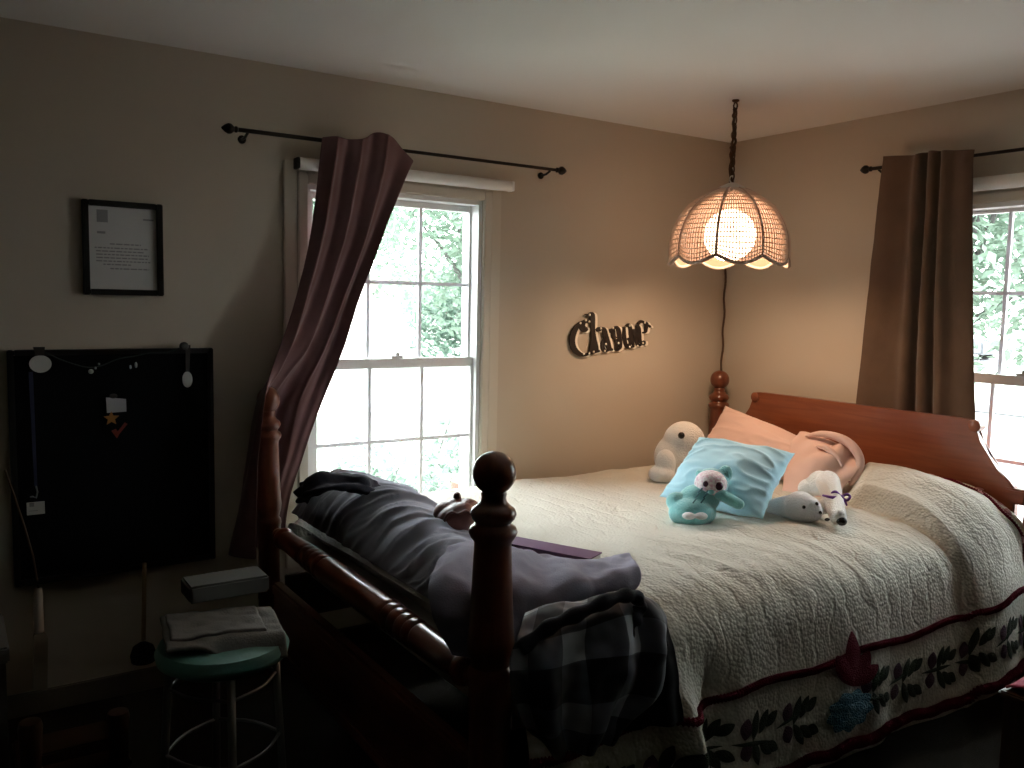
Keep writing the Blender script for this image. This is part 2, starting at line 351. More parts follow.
# ------------------------------------------------------------------ windows
def window(name, a0, a1, z0, z1, mp, cols, colsL, rowU, rowL):
    def bx(mb, lo, hi, bev=0):
        A = mp(*lo); B = mp(*hi)
        return mb.box([min(A[i], B[i]) for i in range(3)], [max(A[i], B[i]) for i in range(3)], bev)
    root = empty(name, mp((a0+a1)/2, 0, z0), kind='structure')
    f = MB()                                              # jamb liner around the reveal
    for lo, hi in (((a0, -.001, z0), (a0+.018, .139, z1)), ((a1-.018, -.001, z0), (a1, .139, z1)), ((a0+.018, -.001, z1-.02), (a1-.018, .139, z1)), ((a0+.018, -.001, z0), (a1-.018, .139, z0+.02))): bx(f, lo, hi)
    bx(f, (a0+.018, .066, z0+.02), (a0+.026, .073, z1-.02)); bx(f, (a1-.026, .066, z0+.02), (a1-.018, .073, z1-.02))
    f.build('jamb', M['vinyl'], root, smooth=0)
    c = MB()                                              # stepped casing on the wall face
    for s, e in ((a0, -1), (a1, 1)):
        bx(c, (s, -.024, z0-.03), (s+e*.04, -.0005, z1+.04), .004); bx(c, (s+e*.04, -.016, z0-.03), (s+e*.095, -.0005, z1+.085), .004)
    bx(c, (a0-.0, -.024, z1), (a1+.0, -.0005, z1+.04), .004); bx(c, (a0-.04, -.016, z1+.04), (a1+.04, -.0005, z1+.085), .004)
    c.build('casing', M['trim'], root)
    s = MB(); bx(s, (a0-.11, -.05, z0-.035), (a1+.11, .0, z0-.0), .006); bx(s, (a0-.09, -.016, z0-.11), (a1+.09, -.0005, z0-.036), .003); s.build('sill', M['trim'], root)
    def sash(d0, d1, gl, zb, zt, bot, top, cs, rows, nm):
        L, R = gl; sb = MB(); dm = (d0+d1)/2
        bx(sb, (a0+.018, d0, zb), (L, d1, zt), .003); bx(sb, (R, d0, zb), (a1-.018, d1, zt), .003)
        bx(sb, (L, d0, zb), (R, d1, bot), .003); bx(sb, (L, d0, top), (R, d1, zt), .003)
        o = sb.build(nm, M['vinyl'], root)
        mu = MB()
        for x in cs: bx(mu, (x-.0075, dm-.007, bot), (x+.0075, dm+.007, top))
        for z in rows: bx(mu, (L, dm-.0065, z-.0075), (R, dm+.0065, z+.0075))
        mu.build('muntin_grid', M['muntin'], o, smooth=0)
        g = MB(); bx(g, (L, dm-.002, bot), (R, dm+.002, top)); g.build('pane', M['pane'], o, smooth=0)
        return o
    sash(.075, .108, (cols[0], cols[-1]), rowU[0]-.02, z1-.02, rowU[0]+.015, rowU[2], cols[1:-1], [rowU[1]], 'upper_sash')
    lo = sash(.028, .064, (colsL[0], colsL[-1]), z0+.02, rowL[2]+.04, rowL[0], rowL[2], colsL[1:-1], [rowL[1]], 'lower_sash')
    k = MB(); m_ = (colsL[0]+colsL[-1])/2; bx(k, (m_-.03, .032, rowL[2]+.041), (m_+.03, .058, rowL[2]+.052), .004); bx(k, (m_-.006, .036, rowL[2]+.05), (m_+.012, .05, rowL[2]+.066), .003)
    k.build('sash_lock', M['vinyl'], lo)
    return root
mapA = lambda a, d, z: (a, d, z)
mapB = lambda a, d, z: (d, -a, z)
window('window_1', *WA, *WZ, mapA, [-2.372, -2.120, -1.867, -1.622], [-2.372, -2.130, -1.876, -1.628], (1.215, 1.575, 1.908), (.575, .878, 1.203))
window('window_2', *WB, *WZ, mapB, [1.24, 1.49, 1.738, 1.98], [1.24, 1.49, 1.738, 1.98], (1.215, 1.582, 1.920), (.575, .878, 1.20))

# roller blinds, rolled right up
def blind(a0, a1, z, d, r, mp, label):
    root = empty('roller_blind', mp((a0+a1)/2, d, z), label, 'blind', 'rolled-up window blinds')
    ax = Vector(mp(1, 0, 0))-Vector(mp(0, 0, 0))
    MB().lathe([(r, 0), (r*1.02, .3), (r, a1-a0)], mp(a0, d, z), ax).build('rolled_cloth', M['shade_roll'], root)
    for s, a in ((-1, a0), (1, a1)):
        b = MB(); A = mp(a-(.012 if s < 0 else 0), d-r*.8, z-r*.9); B = mp(a+(.012 if s > 0 else 0), -.017, z+r*.9)
        b.box([min(A[i], B[i]) for i in range(3)], [max(A[i], B[i]) for i in range(3)], .002)
        b.build('bracket', M['bracket'] if s < 0 else M['vinyl'], root)
blind(-2.475, -1.478, 2.026, -.045, .024, mapA, 'white rolled-up blind above the window on the left wall')
blind(1.10, 2.16, 2.030, -.045, .028, mapB, 'white rolled-up blind above the window on the right wall')

# curtain rods
def rod(a0, a1, z, d, mp, label, fin_both=True):
    root = empty('curtain_rod', mp((a0+a1)/2, d, z), label, 'curtain rod', 'dark iron curtain rods')
    ax = Vector(mp(1, 0, 0))-Vector(mp(0, 0, 0))
    MB().tube([mp(a0, d, z), mp(a0+.4, d, z)], .0085, 12).tube([mp(a0+.4, d, z), mp(a1, d, z)], .0072, 12).build('pole', M['iron'], root)
    for a, s in ((a0, -1), (a1, 1)):
        MB().lathe([(.007, 0), (.012, .004), (.012, .010), (.009, .014), (.019, .026), (.020, .036), (.014, .048), (.004, .060), (0, .062)], mp(a, d, z), ax*s, 16).build('finial', M['iron'], root)
    for a in (a0+.035, a1-.035) if fin_both else (a0+.035,):
        b = MB(); b.tube([mp(a, -.003, z-.022), mp(a, d*.6, z-.020), mp(a, d, z-.009)], .0055, 8); b.lathe([(.016, 0), (.016, .004)], mp(a, -.0045, z-.022), Vector(mp(0, 1, 0))-Vector(mp(0, 0, 0)), 14)
        b.build('bracket', M['iron'], root)
ra = P(238, 131.5, 1, -.075); rb = P(556, 168.5, 1, -.075)
rod(ra.x, rb.x, (ra.z+rb.z)/2, -.075, mapA, 'dark iron curtain rod above the left window')
rz = P(872, 168.8, 0, -.075)
rod(-rz.y, -rz.y+1.45, rz.z, -.075, mapB, 'dark iron curtain rod above the right window')

# ------------------------------------------------------------------ curtains
def curtain(rows, nu, nv, folds, name, m, label):
    base = net(rows)
    def disp(u, v, p):
        return folds(u, v) + .004*fbm(p, 9) 
    o = MB().grid(with_normal(base, disp), nu, nv).build(name, m, origin='base', smooth=180)
    modifier_solid(o, .004, 0); soften(o, 1)
    return tag(o, label, 'curtain', 'brown window curtains')
ZT = (ra.z+rb.z)/2
def rowA(px, py, ys): return [P(x, y_, 1, d) for x, y_, d in zip(px, py, ys)]
rA = [
    rowA((323, 336, 350, 364, 378, 394, 414), (137, 136, 139, 138, 132, 138, 161), (-.115, -.118, -.12, -.115, -.12, -.115, -.11)),
    rowA((320, 334, 347, 360, 374, 388, 401), (170, 170, 172, 176, 178, 182, 190), (-.10, -.105, -.105, -.10, -.10, -.10, -.095)),
    rowA((313, 326, 338, 350, 362, 372, 381), (230, 230, 232, 233, 235, 236, 238), (-.10, -.10, -.10, -.09, -.09, -.085, -.08)),
    rowA((300, 310, 321, 331, 341, 350, 358), (293, 293, 294, 295, 296, 297, 299), (-.13, -.12, -.10, -.085, -.07, -.065, -.06)),
    rowA((284, 292, 301, 311, 321, 332, 342), (345, 345, 346, 347, 348, 349, 350), (-.17, -.15, -.115, -.08, -.062, -.052, -.05)),
    rowA((267, 261, 263, 278, 295, 309, 322), (400, 400, 400, 400, 400, 401, 402), (-.20, -.15, -.055, -.028, -.050, -.058, -.056)),
    rowA((259, 250, 251, 264, 281, 293, 304), (455, 455, 455, 455, 455, 455, 455), (-.21, -.16, -.06, -.024, -.045, -.056, -.056)),
    rowA((257, 241, 242, 252, 265, 278, 290), (505, 505, 505, 505, 505, 505, 500), (-.21, -.16, -.07, -.024, -.042, -.055, -.056)),
    rowA((256, 231, 233, 243, 257, 272, 284), (560, 556, 552, 550, 548, 545, 542), (-.21, -.16, -.07, -.024, -.040, -.055, -.056)),
]
def foldA(u, v):
    k = 3.4*u + .45*math.sin(v*3.0) - .35*v + .35
    a = .020*(1-.8*smooth(.5, .7, v))*(1 if v > .08 else .5+v*6)
    return a*(abs(math.sin(k*PI))**.7*2-1) + .004*math.sin(u*43+v*5)*(1-v*.6)
curtain(rA, 84, 96, foldA, 'swept_curtain', M['cur_a'], 'plum-brown curtain swept aside over the left window, tucked behind the bedpost')
def rowB(px, py, xs): return [P(x, y_, 0, d) for x, y_, d in zip(px, py, xs)]
rB = []
for k, (l, r, y) in enumerate(((882, 974, 153), (880, 973, 172), (872, 972, 250), (863, 973, 330), (855, 975, 405), (851, 977, 500))):
    px = [l+(r-l)*i/8 for i in range(9)]
    # the folds are closer together in the middle
    rB.append(rowB(px, [y+(3 if k == 0 and i < 4 else 0)-(2 if k == 0 else 0)*i/4 for i in range(9)], [-.115]*9))
def foldB(u, v):
    a = .022
    prof = 0
    for c, wd, h in ((.10, .10, .35), (.40, .055, 1.0), (.55, .05, .75), (.70, .06, .9), (.93, .09, .45)): prof += h*math.exp(-((u-c-.05*(v-.3)*(c-.5))/wd)**2)
    for c, wd, h in ((.475, .022, .9), (.62, .022, .8)): prof -= h*math.exp(-((u-c)/wd)**2)
    return -a*(prof-.45) + .003*math.sin(v*11+u*9)
curtain(rB, 90, 60, foldB, 'hanging_curtain', M['cur_b'], 'brown suede curtain hanging straight at the right window behind the headboard')

# ------------------------------------------------------------------ bed
XF, XH, YN, YFAR = -2.6, -.12, -1.715, -.105
bed = empty('bed', ((XF+XH)/2, (YN+YFAR)/2, 0), 'cherry wood four-poster bed with ball finials and turned footboard rail', 'bed')
post_prof = [(.048, 0), (.048, .30), (.050, .31), (.050, .505), (.052, .515), (.052, .60), (.056, .612), (.054, .626), (.046, .636), (.049, .65), (.055, .668), (.058, .688), (.055, .71), (.053, .74), (.050, .80), (.0475, .86), (.0445, .925), (.045, .938),
             (.054, .950), (.058, .961), (.054, .972), (.044, .978), (.042, .983), (.050, .992), (.055, 1.004), (.051, 1.016), (.040, 1.024), (.031, 1.034), (.029, 1.043), (.031, 1.052)]
def ballp(zc, r): return [(r*math.cos(t), zc + r*math.sin(t)) for t in [(-58+k*148/14)*PI/180 for k in range(14)]] + [(0, zc+r)]
foot_prof = post_prof + ballp(1.101, .0515)
for x, y in ((XF, YN), (XF-.015, YFAR+.018), (XH, YN-.075), (XH, YFAR)):
    k_ = .86 if x < XF else 1
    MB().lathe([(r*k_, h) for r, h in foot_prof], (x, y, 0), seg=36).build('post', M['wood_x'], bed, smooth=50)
# turned spindle rail of the footboard
L_ = YFAR-YN-.08
rp = []
n_ = 240
for k in range(n_+1):
    t = k/n_; d = abs(t-.5)*2
    r = .030 + .017*(1-d**2.2)
    if d > .93: r = .022 + .006*math.sin((d-.93)/.07*PI)
    if .86 < d <= .93: r = .030+.012*math.sin((d-.86)/.07*PI)
    for c in (.34, .40, .46, .52, .58):
        for s in (.5-c/2*.98, .5+c/2*.98):
            if c > .30: r -= .008*math.exp(-((t-s)/.0042)**2)
    rp.append((r, t*L_))
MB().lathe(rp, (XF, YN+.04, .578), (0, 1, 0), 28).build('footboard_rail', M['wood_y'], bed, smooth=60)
fb = MB(); fb.box((XF-.014, YN+.035, .14), (XF+.014, YFAR-.035, .335), .003); fb.box((XF-.024, YN+.035, .335), (XF+.024, YFAR-.035, .385), .010); fb.box((XF-.022, YN+.035, .10), (XF+.022, YFAR-.035, .15), .006)
fb.build('footboard_panel', M['wood_y'], bed)
# headboard: level top rail with rolled ends, curved shoulders down to the posts
sh_ = [(-1.70, .30), (-1.70, .80), (-1.672, .832), (-1.622, .872), (-1.578, .922), (-1.548, .972), (-1.530, 1.006), (-1.532, 1.035), (-1.515, 1.056), (-1.48, 1.060)]
prof = sh_ + [(-1.2, 1.060), (-.6, 1.062)] + [(-1.885-y, z+.002) for y, z in reversed(sh_)]
hb = MB(); hb.prism([(XH-.018, y, z) for y, z in prof], (.034, 0, 0)); bmesh.ops.bevel(hb.bm, geom=[e for e in hb.bm.edges if abs(e.verts[0].co.x-e.verts[1].co.x) < 1e-4], offset=.005, segments=2, affect='EDGES', clamp_overlap=True)
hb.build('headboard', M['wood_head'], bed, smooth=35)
for y in (-1.522, -.372):
    sc = MB(); sc.lathe([(.0, 0), (.020, .0), (.025, .004), (.025, .046), (.020, .050), (0, .050)], (XH-.027, y, 1.034), (1, 0, 0), 20)
    sc.build('scroll', M['wood_head'], bed)
MB().box((XH-.03, -1.745, .745), (XH+.02, -1.66, .806), .008).build('headboard_block', M['wood_head'], bed)
# side rails, mostly under the spread
for y in (YN+.015, YFAR-.015): MB().box((XF+.04, y-.013, .22), (XH-.04, y+.013, .40), .004).build('side_rail', M['wood_dark'], bed)
mt = MB().box((-2.53, -1.685, .402), (-.165, -.15, .62), .05).build('mattress', M['mattress'], origin='base'); tag(mt, 'pale mattress lying under the cream bedspread', 'mattress')

# bedspread: one sheet over the mattress, over the pillow hump at the head, down the near side
arc = [Vector((0, y, z)) for y, z in ((-.088, .56), (-.10, .645), (-.17, .684), (-.45, .698), (-.85, .708), (-1.25, .714), (-1.52, .708), (-1.67, .682), (-1.765, .61), (-1.80, .47), (-1.822, .28), (-1.83, .10))]
AL = [0]
for k in range(1, 241): AL.append(AL[-1] + (catmull(arc, k/240)-catmull(arc, (k-1)/240)).length)
ALEN = AL[-1]
def arc_at(s):
    lo, hi = 0, 240; s = min(max(s, 0), ALEN)
    while hi-lo > 1:
        m_ = (lo+hi)//2
        if AL[m_] <= s: lo = m_
        else: hi = m_
    t = lo+(s-AL[lo])/max(1e-9, AL[hi]-AL[lo]); e = .5
    p = catmull(arc, t/240); q = catmull(arc, min((t+e)/240, 1))-catmull(arc, max((t-e)/240, 0)); q.normalize()
    return p, Vector((0, -q.z, q.y)) * -1      # point, outward normal
X0, X1 = -2.545, -.165
def SP(u, v, lift=0):
    x = X0+(X1-X0)*u; s = ALEN*v; p, n = arc_at(s)
    if n.z < 0 and p.z > .6: n = -n
    y, z = p.y, p.z; side = smooth(.66, .40, z) if y < -1.0 else 0
    p = Vector((x, y, z))
    d = 0
    # pillow under the spread at the head
    yb = -1.06 - .20*smooth(-.22, -.66, x); hy = smooth(yb+.03, yb-.10, y)
    tuck = -.63 - .05*smooth(-1.3, -1.75, y)
    h = smooth(tuck, tuck+.050, x)*(.085+.055*math.sin(PI*smooth(tuck, -.165, x)))*(1-.45*smooth(-1.5, -1.80, y))
    top = 1-side
    p.z -= .012*math.exp(-((x-tuck)/.022)**2)*hy*top
    p.z += hy*h*(.55+.45*top)*(1 if y < -1.0 else 1)
    p.y -= smooth(tuck-.02, tuck+.07, x)*side*(.026+.012*math.sin(x*9))*hy
    # foot: the spread dips towards the footboard
    p.z -= .07*smooth(-2.40, -2.545, x)*(1-side)
    # hanging folds, deeper towards the hem
    q = x*4.4 + 1.6*noise.noise(Vector((x*1.7, 3, 0)))
    fold = .5+.5*math.sin(q*2.1+.6)
    d += side*(.010+.017*smooth(.55, .1, z))*(fold**1.6-.35)*(1 if x > -2.0 else .55)*(1-.9*math.exp(-((x+1.345)/.12)**2))
    d += side*.085*math.exp(-((x+2.065+.10*(z-.4))/.052)**2)*smooth(.66, .3, z) - side*.035*math.exp(-((x+1.93)/.06)**2)*smooth(.62, .4, z)
    # soft unevenness and pulled wrinkles near the edge
    g = Vector((x, y*.9, z*.9)); edge = math.exp(-((s-(ALEN-.70))/.20)**2)
    d += .010*noise.noise(g*3.1) + .005*noise.noise(g*8.0)
    rg = 1-abs(noise.noise(Vector((x*7.5+.8*noise.noise(g*3), s*2.1, 4))))
    d += (.0022+.0045*edge)*(rg**6) - .002*edge + .009*edge*noise.noise(Vector((x*15, s*8, 9)))
    dn = Vector((0, n.y, n.z))
    return p + dn*(d+lift)
spread = MB().grid(lambda u, v: SP(u, v), 420, 300).build('bedspread', M['spread'], origin=(0, 0, 0), smooth=180)
tag(spread, 'cream quilted bedspread with burgundy trim and dark leaf border over the bed', 'bedspread')
def svz(zq):            # v of a height on the hanging side
    lo, hi = .6, 1
    for _ in range(40):
        m_ = (lo+hi)/2
        if arc_at(ALEN*m_)[0].z > zq: lo = m_
        else: hi = m_
    return lo
vU, vL = svz(.415), svz(.135)
def trim_line(us_vs, r, name, mt, par):
    pts = []; n_ = len(us_vs)
    for k, (u, v) in enumerate(us_vs): pts.append(SP(u, v, .001))
    o = MB().tube(pts, [r*(1+.28*math.sin(k*2.2)) for k in range(n_)], 7).build(name, mt, par, smooth=180); return o
trim_line([(k/700, vU+.004*math.sin(k*.045)) for k in range(701)], .011, 'burgundy_band', M['trim_red'], spread)
trim_line([(k/700, vL+.0018*math.sin(k*.12)) for k in range(701)], .017, 'burgundy_hem', M['trim_red'], spread)
uT = (-.235-X0)/(X1-X0)
trim_line([(uT+.004*math.sin(k*.11), .44+(vU-.44)*k/300) for k in range(301)], .007, 'burgundy_band', M['trim_red'], spread)
# appliqued leaves and blooms in the border, raised a little off the cloth
def petal(mb, u, v, ang, ln, wd, lift=.004, sq=1):
    du = sq/(X1-X0); dv = 1/ALEN; c, s_ = math.cos(ang), math.sin(ang)
    def fn(a, b):
        t = a; wv = wd*math.sin(PI*min(1, t*.96+.02))**.8*(b-.5); l = (t-.0)*ln
        return SP(u+(l*c-wv*s_)*du, min(.999, v+(l*s_+wv*c)*dv), lift+.004*math.sin(PI*t)*(1-(2*b-1)**2))
    mb.grid(fn, 8, 4)
fl = MB(); tl = MB()
vm = (vU+vL)/2; x = -2.50; k = 0
ub = lambda xx: (xx-X0)/(X1-X0)
def motif(name, mt, *petals):
    mb = MB()
    for q in petals: petal(mb, *q)
    mb.build(name, mt, spread, smooth=180, recalc=False)
while x < -.2:
    if abs(x+1.345) > .10:
        motif('leaf_spray', M['leaf'], *[(ub(x+.03*j-.02), vm+(s_*.012*j+.01*math.sin(k*1.7))/ALEN, s_*(1.15-.30*j)+rnd.uniform(-.15, .15), .085-.012*j, .034) for s_ in (-1, 1) for j in range(3)], (ub(x-.10), vm, .2*math.sin(k*2.1), .16, .014))
        motif('bud', M['bloom'], (ub(x-.055), vm+.002, PI/2+.3*math.sin(k), .055, .05), (ub(x-.055), vm-.002, -PI/2+.3, .06, .052))
    x += .185; k += 1
for j in range(26):                 # pink sprigs in the strip along the headboard
    motif('pink_sprig', M['pink_floral'], (uT+.010+.010*(j % 2), .45+(vU-.47)*j/26, .6+1.9*(j % 3), .04, .026))
# the big blossom with burgundy tulip above it
ux = ub(-1.345)
for j in range(9): petal(fl, ux+.0, vm+.010, j*2*PI/9+.2, .066, .052, .014, 1.7)
for j in range(6): petal(fl, ux+.0, vm+.010, j*2*PI/6, .038, .038, .030, 1.7)
for a, l in ((-PI/2, .17), (-PI/2-.45, .12), (-PI/2+.5, .11), (-PI/2+1.1, .09)): petal(tl, ux+.01, vm-.050/ALEN, a, l, .055, .012, 1.5)
fl.build('blue_blossom', M['blue_yarn'], spread, smooth=180, recalc=False); tl.build('burgundy_tulip', M['trim_red'], spread, smooth=180, recalc=False)

# ------------------------------------------------------------------ pillows
def pillow(c00, c10, c11, c01, thick, amp, seed, pinch=.10, n=46, wr=(9, 16)):
    c00, c10, c11, c01 = map(Vector, (c00, c10, c11, c01)); mb = MB()
    nrm = (c10-c00).cross(c01-c00).normalized()
    def side(sg):
        def fn(a, b):
            s = 2*a-1; t = 2*b-1
            s2 = s*(1-pinch*(1-t*t)**1*abs(s)**3); t2 = t*(1-pinch*(1-s*s)*abs(t)**3)
            A = (s2+1)/2; B = (t2+1)/2
            p = c00*(1-A)*(1-B)+c10*A*(1-B)+c11*A*B+c01*(1-A)*B
            h = max(0, (1-s*s))**.55*max(0, (1-t*t))**.55
            q = Vector((s*1.0, t*1.0, seed)); wz = noise.noise(q*2.3)*.6
            wrk = 1-abs(noise.noise(Vector((s*wr[0]*.25+wz, t*wr[1]*.18+wz*.7, seed+sg))))
            e = (1-h*.55) if h > 0 else 0
            return p + nrm*sg*(thick*h*(1+.18*noise.noise(q*1.4+Vector((0, 0, sg)))) + amp*(wrk**4-.35)*min(1, h*3)*e)
        return fn
    mb.grid(side(1), n, n); mb.grid(side(-1), n, n)
    bmesh.ops.remove_doubles(mb.bm, verts=list(mb.bm.verts), dist=.0004)
    return mb
pp = pillow((-.56, -1.20, .735), (-.48, -.28, .735), (-.26, -.28, .985), (-.40, -1.17, .850), .080, .009, 3.1, .05)
# its open end, gathered and folded over at the near side
pink = pp.build('pink_pillow', M['pink'], origin='base', smooth=180)
tag(pink, 'large pink pillow leaning against the headboard', 'pillow')
gn = net([[P(800, 432, 0, -.40), P(818, 436, 0, -.41), P(838, 441, 0, -.41), P(852, 450, 0, -.41), P(860, 464, 0, -.43)],
          [P(792, 444, 0, -.47), P(812, 446, 0, -.50), P(830, 452, 0, -.50), P(845, 460, 0, -.49), P(855, 474, 0, -.48)],
          [P(786, 464, 0, -.55), P(804, 466, 0, -.58), P(820, 472, 0, -.58), P(835, 480, 0, -.55), P(843, 488, 0, -.53)],
          [P(782, 492, 0, -.66), P(798, 497, 0, -.66), P(812, 500, 0, -.64), P(828, 502, 0, -.62), P(838, 500, 0, -.60)]])
def gd(u, v, p): return .020*math.sin(u*13+v*3.5+2.2*noise.noise(p*9))*smooth(1.0, .25, v)*(.4+.6*u)
g1 = MB().grid(with_normal(gn, lambda u, v, p: -gd(u, v, p)), 50, 36).build('gathered_opening', M['pink'], pink, smooth=180); modifier_solid(g1, .004, 0); soften(g1)
lp = [P(*q) for q in ((806, 436, 0, -.44), (822, 434, 0, -.44), (840, 438, 0, -.44), (853, 447, 0, -.44), (860, 460, 0, -.45), (858, 474, 0, -.47), (850, 485, 0, -.50))]
MB().tube([catmull(lp, k/50) for k in range(51)], [.006+.014*math.sin(PI*k/50)**.7 for k in range(51)], 14).build('rolled_hem', M['pink'], pink, smooth=180)
lp = [P(*q) for q in ((816, 446, 0, -.49), (826, 448, 0, -.51), (836, 456, 0, -.51), (842, 466, 0, -.51))]
MB().tube([catmull(lp, k/30) for k in range(31)], [.004+.009*math.sin(PI*k/30)**.7 for k in range(31)], 12).build('inner_fold', M['pink'], pink, smooth=180)
bp = pillow((-1.215, -1.355, .738), (-1.30, -.905, .740), (-1.085, -.90, .965), (-.90, -1.235, .935), .078, .016, 7.7, .06, 54, (7, 22))
tag(bp.build('blue_pillow', M['blue'], origin='base', smooth=180), 'light blue wrinkled pillow propped in front of the pink pillow', 'pillow')

# ------------------------------------------------------------------ soft toys
def rz_(a): return Euler((0, 0, a)).to_matrix()
def toward(p, r): return p + (CPOS-p).normalized()*r
# white bear peeking out behind the blue pillow
hd = P(684, 442, 1, -.52); base = P(668, 486, 1, -.50); 
bear = empty('white_plush_bear', (base.x, base.y, .70), 'white plush bear with one round black eye behind the blue pillow', 'stuffed toy')
b = MB(); dr = (P(710, 452, 1, -.55)-hd).normalized()
b.ball(hd, .098); b.ball(hd+dr*.085+Vector((0, 0, -.018)), (.06, .06, .05)); b.ball(hd+dr*.125+Vector((0, -.0, -.03)), .036)
for t in range(6): 
    q = hd.lerp(Vector((base.x+.06, base.y, .79)), t/5); b.ball(q+Vector((0, 0, 0)), .085+.006*t)
pw = P(660, 476, 1, -.56); b.ball((pw.x+.01, pw.y, .735), (.055, .07, .04)); b.ball((pw.x+.03, pw.y, .78), (.045, .05, .07)); b.ball((pw.x+.17, pw.y-.02, .735), (.07, .06, .045))
plush(b.build('body', M['white_plush'], bear, smooth=180))
ep = toward(hd, .097)+CR*(-.012)+CU*.030; e = MB(); e.ball(ep-CF*-.0, .0155, seg=16, rings=10); e.build('eye', M['black_eye'], bear)
# aqua owl lying on its back
oc = P(697, 503, 2, .775); owl = empty('aqua_plush_owl', (oc.x, oc.y, .715), 'aqua plush owl with speckled white face in front of the blue pillow', 'stuffed toy')
oh = P(712, 484, 2, .845); ob = P(692, 511, 2, .757)
b = MB(); b.ball(ob, (.080, .080, .052)); b.ball(ob.lerp(oh, .40)+CF*.02, (.078, .072, .056)); b.ball(ob-CR*.050+CU*.030+CF*.03, (.040, .040, .036)); b.ball(ob+CR*.042+CU*-.004, .046); b.ball(ob-CR*.042+CU*-.006, .044)
plush(b.build('body', M['teal_plush'], owl, smooth=180))
b = MB(); b.ball(oh+CF*.012, (.064, .064, .058)); b.ball(oh+CR*.052+CU*.038+CF*.008, (.026, .026, .032)); b.ball(oh+CR*.058+CU*.052+CF*.008, .013); b.ball(oh-CR*.042+CU*.036+CF*.02, .016)
plush(b.build('head', M['teal_plush'], owl, smooth=180), .005)
fc = oh-CF*.022-CR*.010+CU*.004
b = MB(); b.ball(fc, (.060, .060, .050)); plush(b.build('face', M['floral_plush'], owl, smooth=180), .005, 2)
for dx, dy, r in ((-.028, .004, .0115), (.018, -.003, .0160)):
    ey = MB(); ey.ball(fc+CR*dx+CU*dy-CF*math.sqrt(max(0, .054**2-dx*dx-dy*dy)), r, seg=16, rings=10); ey.build('eye', M['plum_eye'], owl)
b = MB(); b.ball(fc-CF*.050-CU*.024-CR*.010, (.012, .012, .010)); b.build('beak', M['teal_plush'], owl)
for sx, tilt in ((1, -.75),):
    wg = MB(); ctr = ob.lerp(oh, .5)+CR*(.088*sx)-CF*(.03 if sx > 0 else -.02); ax_ = (CR*sx*.8-CU*.45).normalized()
    for t in range(7): wg.ball(ctr+ax_*(.012*t-.03), (.030-.0016*abs(t-2), .030-.0016*abs(t-2), .020))
    plush(wg.build('wing', M['teal_plush'], owl, smooth=180), .005)
st = MB()
for i in range(3):
    for j in (-1, 1):
        c_ = ob.lerp(oh, .28+.17*i)+CR*(.014*j-.012); c_ = c_-CF*(.074-.012*i)+CU*.020
        st.tube([c_-CR*.007-CU*.009, c_, c_+CR*.007+CU*.009], .0028, 6)
st.build('stitching', M['seam'], owl)
ft = MB(); q = ob-CU*.006-CF*.078-CR*.006
for sx in (-1, 1): ft.ball(q+CR*.022*sx, (.024, .024, .013))
plush(ft.build('foot', M['grey_plush'], owl, smooth=180), .004, 2)
# pale grey seal pup
sh = P(800, 507, 2, .762); seal = empty('grey_plush_seal', (sh.x, sh.y, .72), 'small pale grey plush seal between the blue pillow and white dog', 'stuffed toy')
b = MB(); mz = (P(812, 512, 2, .755)-sh).normalized(); mz = (mz-CF*.8).normalized()
b.ball(sh, .060); b.ball(sh+mz*.026+CR*.012, .050); b.ball(sh+mz*.046+CR*.020-CU*.006, .034)
for t in range(14): b.ball(sh-CR*(.006*t)+CF*(.012*t)+Vector((0, 0, -.003*t)), .054-.001*t)
plush(b.build('body', M['grey_plush'], seal, smooth=180), .005)
nz = MB(); nz.ball(sh+mz*.075+CR*.026-CU*.002, .0075, seg=12, rings=8); nz.build('nose', M['black_eye'], seal)
for dx, dy in ((-.006, .008), (.040, .020)):
    ey = MB(); ey.ball(sh-CF*.062+CR*dx+CU*dy, .0070, seg=12, rings=8); ey.build('eye', M['black_eye'], seal)
# white dog lying with its nose towards us, purple bow
dn = P(838, 517, 2, .752); db = P(828, 482, 2, .815); dog = empty('white_plush_dog', (dn.x, dn.y, .715), 'white plush dog with black nose and purple bow by the pink pillow', 'stuffed toy')
b = MB()
for t in range(22):
    q = db.lerp(dn, t/21); b.ball(q, .046-.0007*t)
b.ball(dn, .031); b.ball(P(822, 507, 2, .755), (.030, .040, .028)); b.ball(P(815, 511, 2, .738), (.036, .030, .020)); b.ball(db+CF*.06-CR*.01-CU*.012, .052); b.ball(P(812, 490, 2, .775)+CF*.05, .04)
plush(b.build('body', M['white_plush'], dog, smooth=180), .006, 9)
nz = MB(); nz.ball(dn-CF*.024-CU*.012+CR*.004, (.019, .019, .016), seg=16, rings=10); nz.build('nose', M['black_eye'], dog)
ey = MB(); ey.ball(P(826, 519, 2, .745)-CF*.012, (.012, .008, .006), seg=12, rings=8); ey.build('paw_pad', M['black_eye'], dog)
bw = MB(); k0 = P(838, 496, 2, .795)-CF*.03
bw.tube([P(819, 494, 2, .80)-CF*.04, P(828, 496, 2, .80)-CF*.045, k0], [.004, .006, .006], 8)
for sx, dz in ((-1, .006), (1, -.004)):
    lpn = [k0, k0+CR*.020*sx+CU*(.014+dz), k0+CR*.034*sx+CU*(.006+dz), k0+CR*.022*sx-CU*(.008-dz), k0]
    bw.tube([catmull(lpn, t/16) for t in range(17)], .0055, 8); bw.tube([k0, k0+CR*.016*sx-CU*.016, k0+CR*.022*sx-CU*.032], [.005, .005, .003], 8)
bw.ball(k0-CF*.006, .009); bw.build('bow', M['satin_purple'], dog, smooth=180)

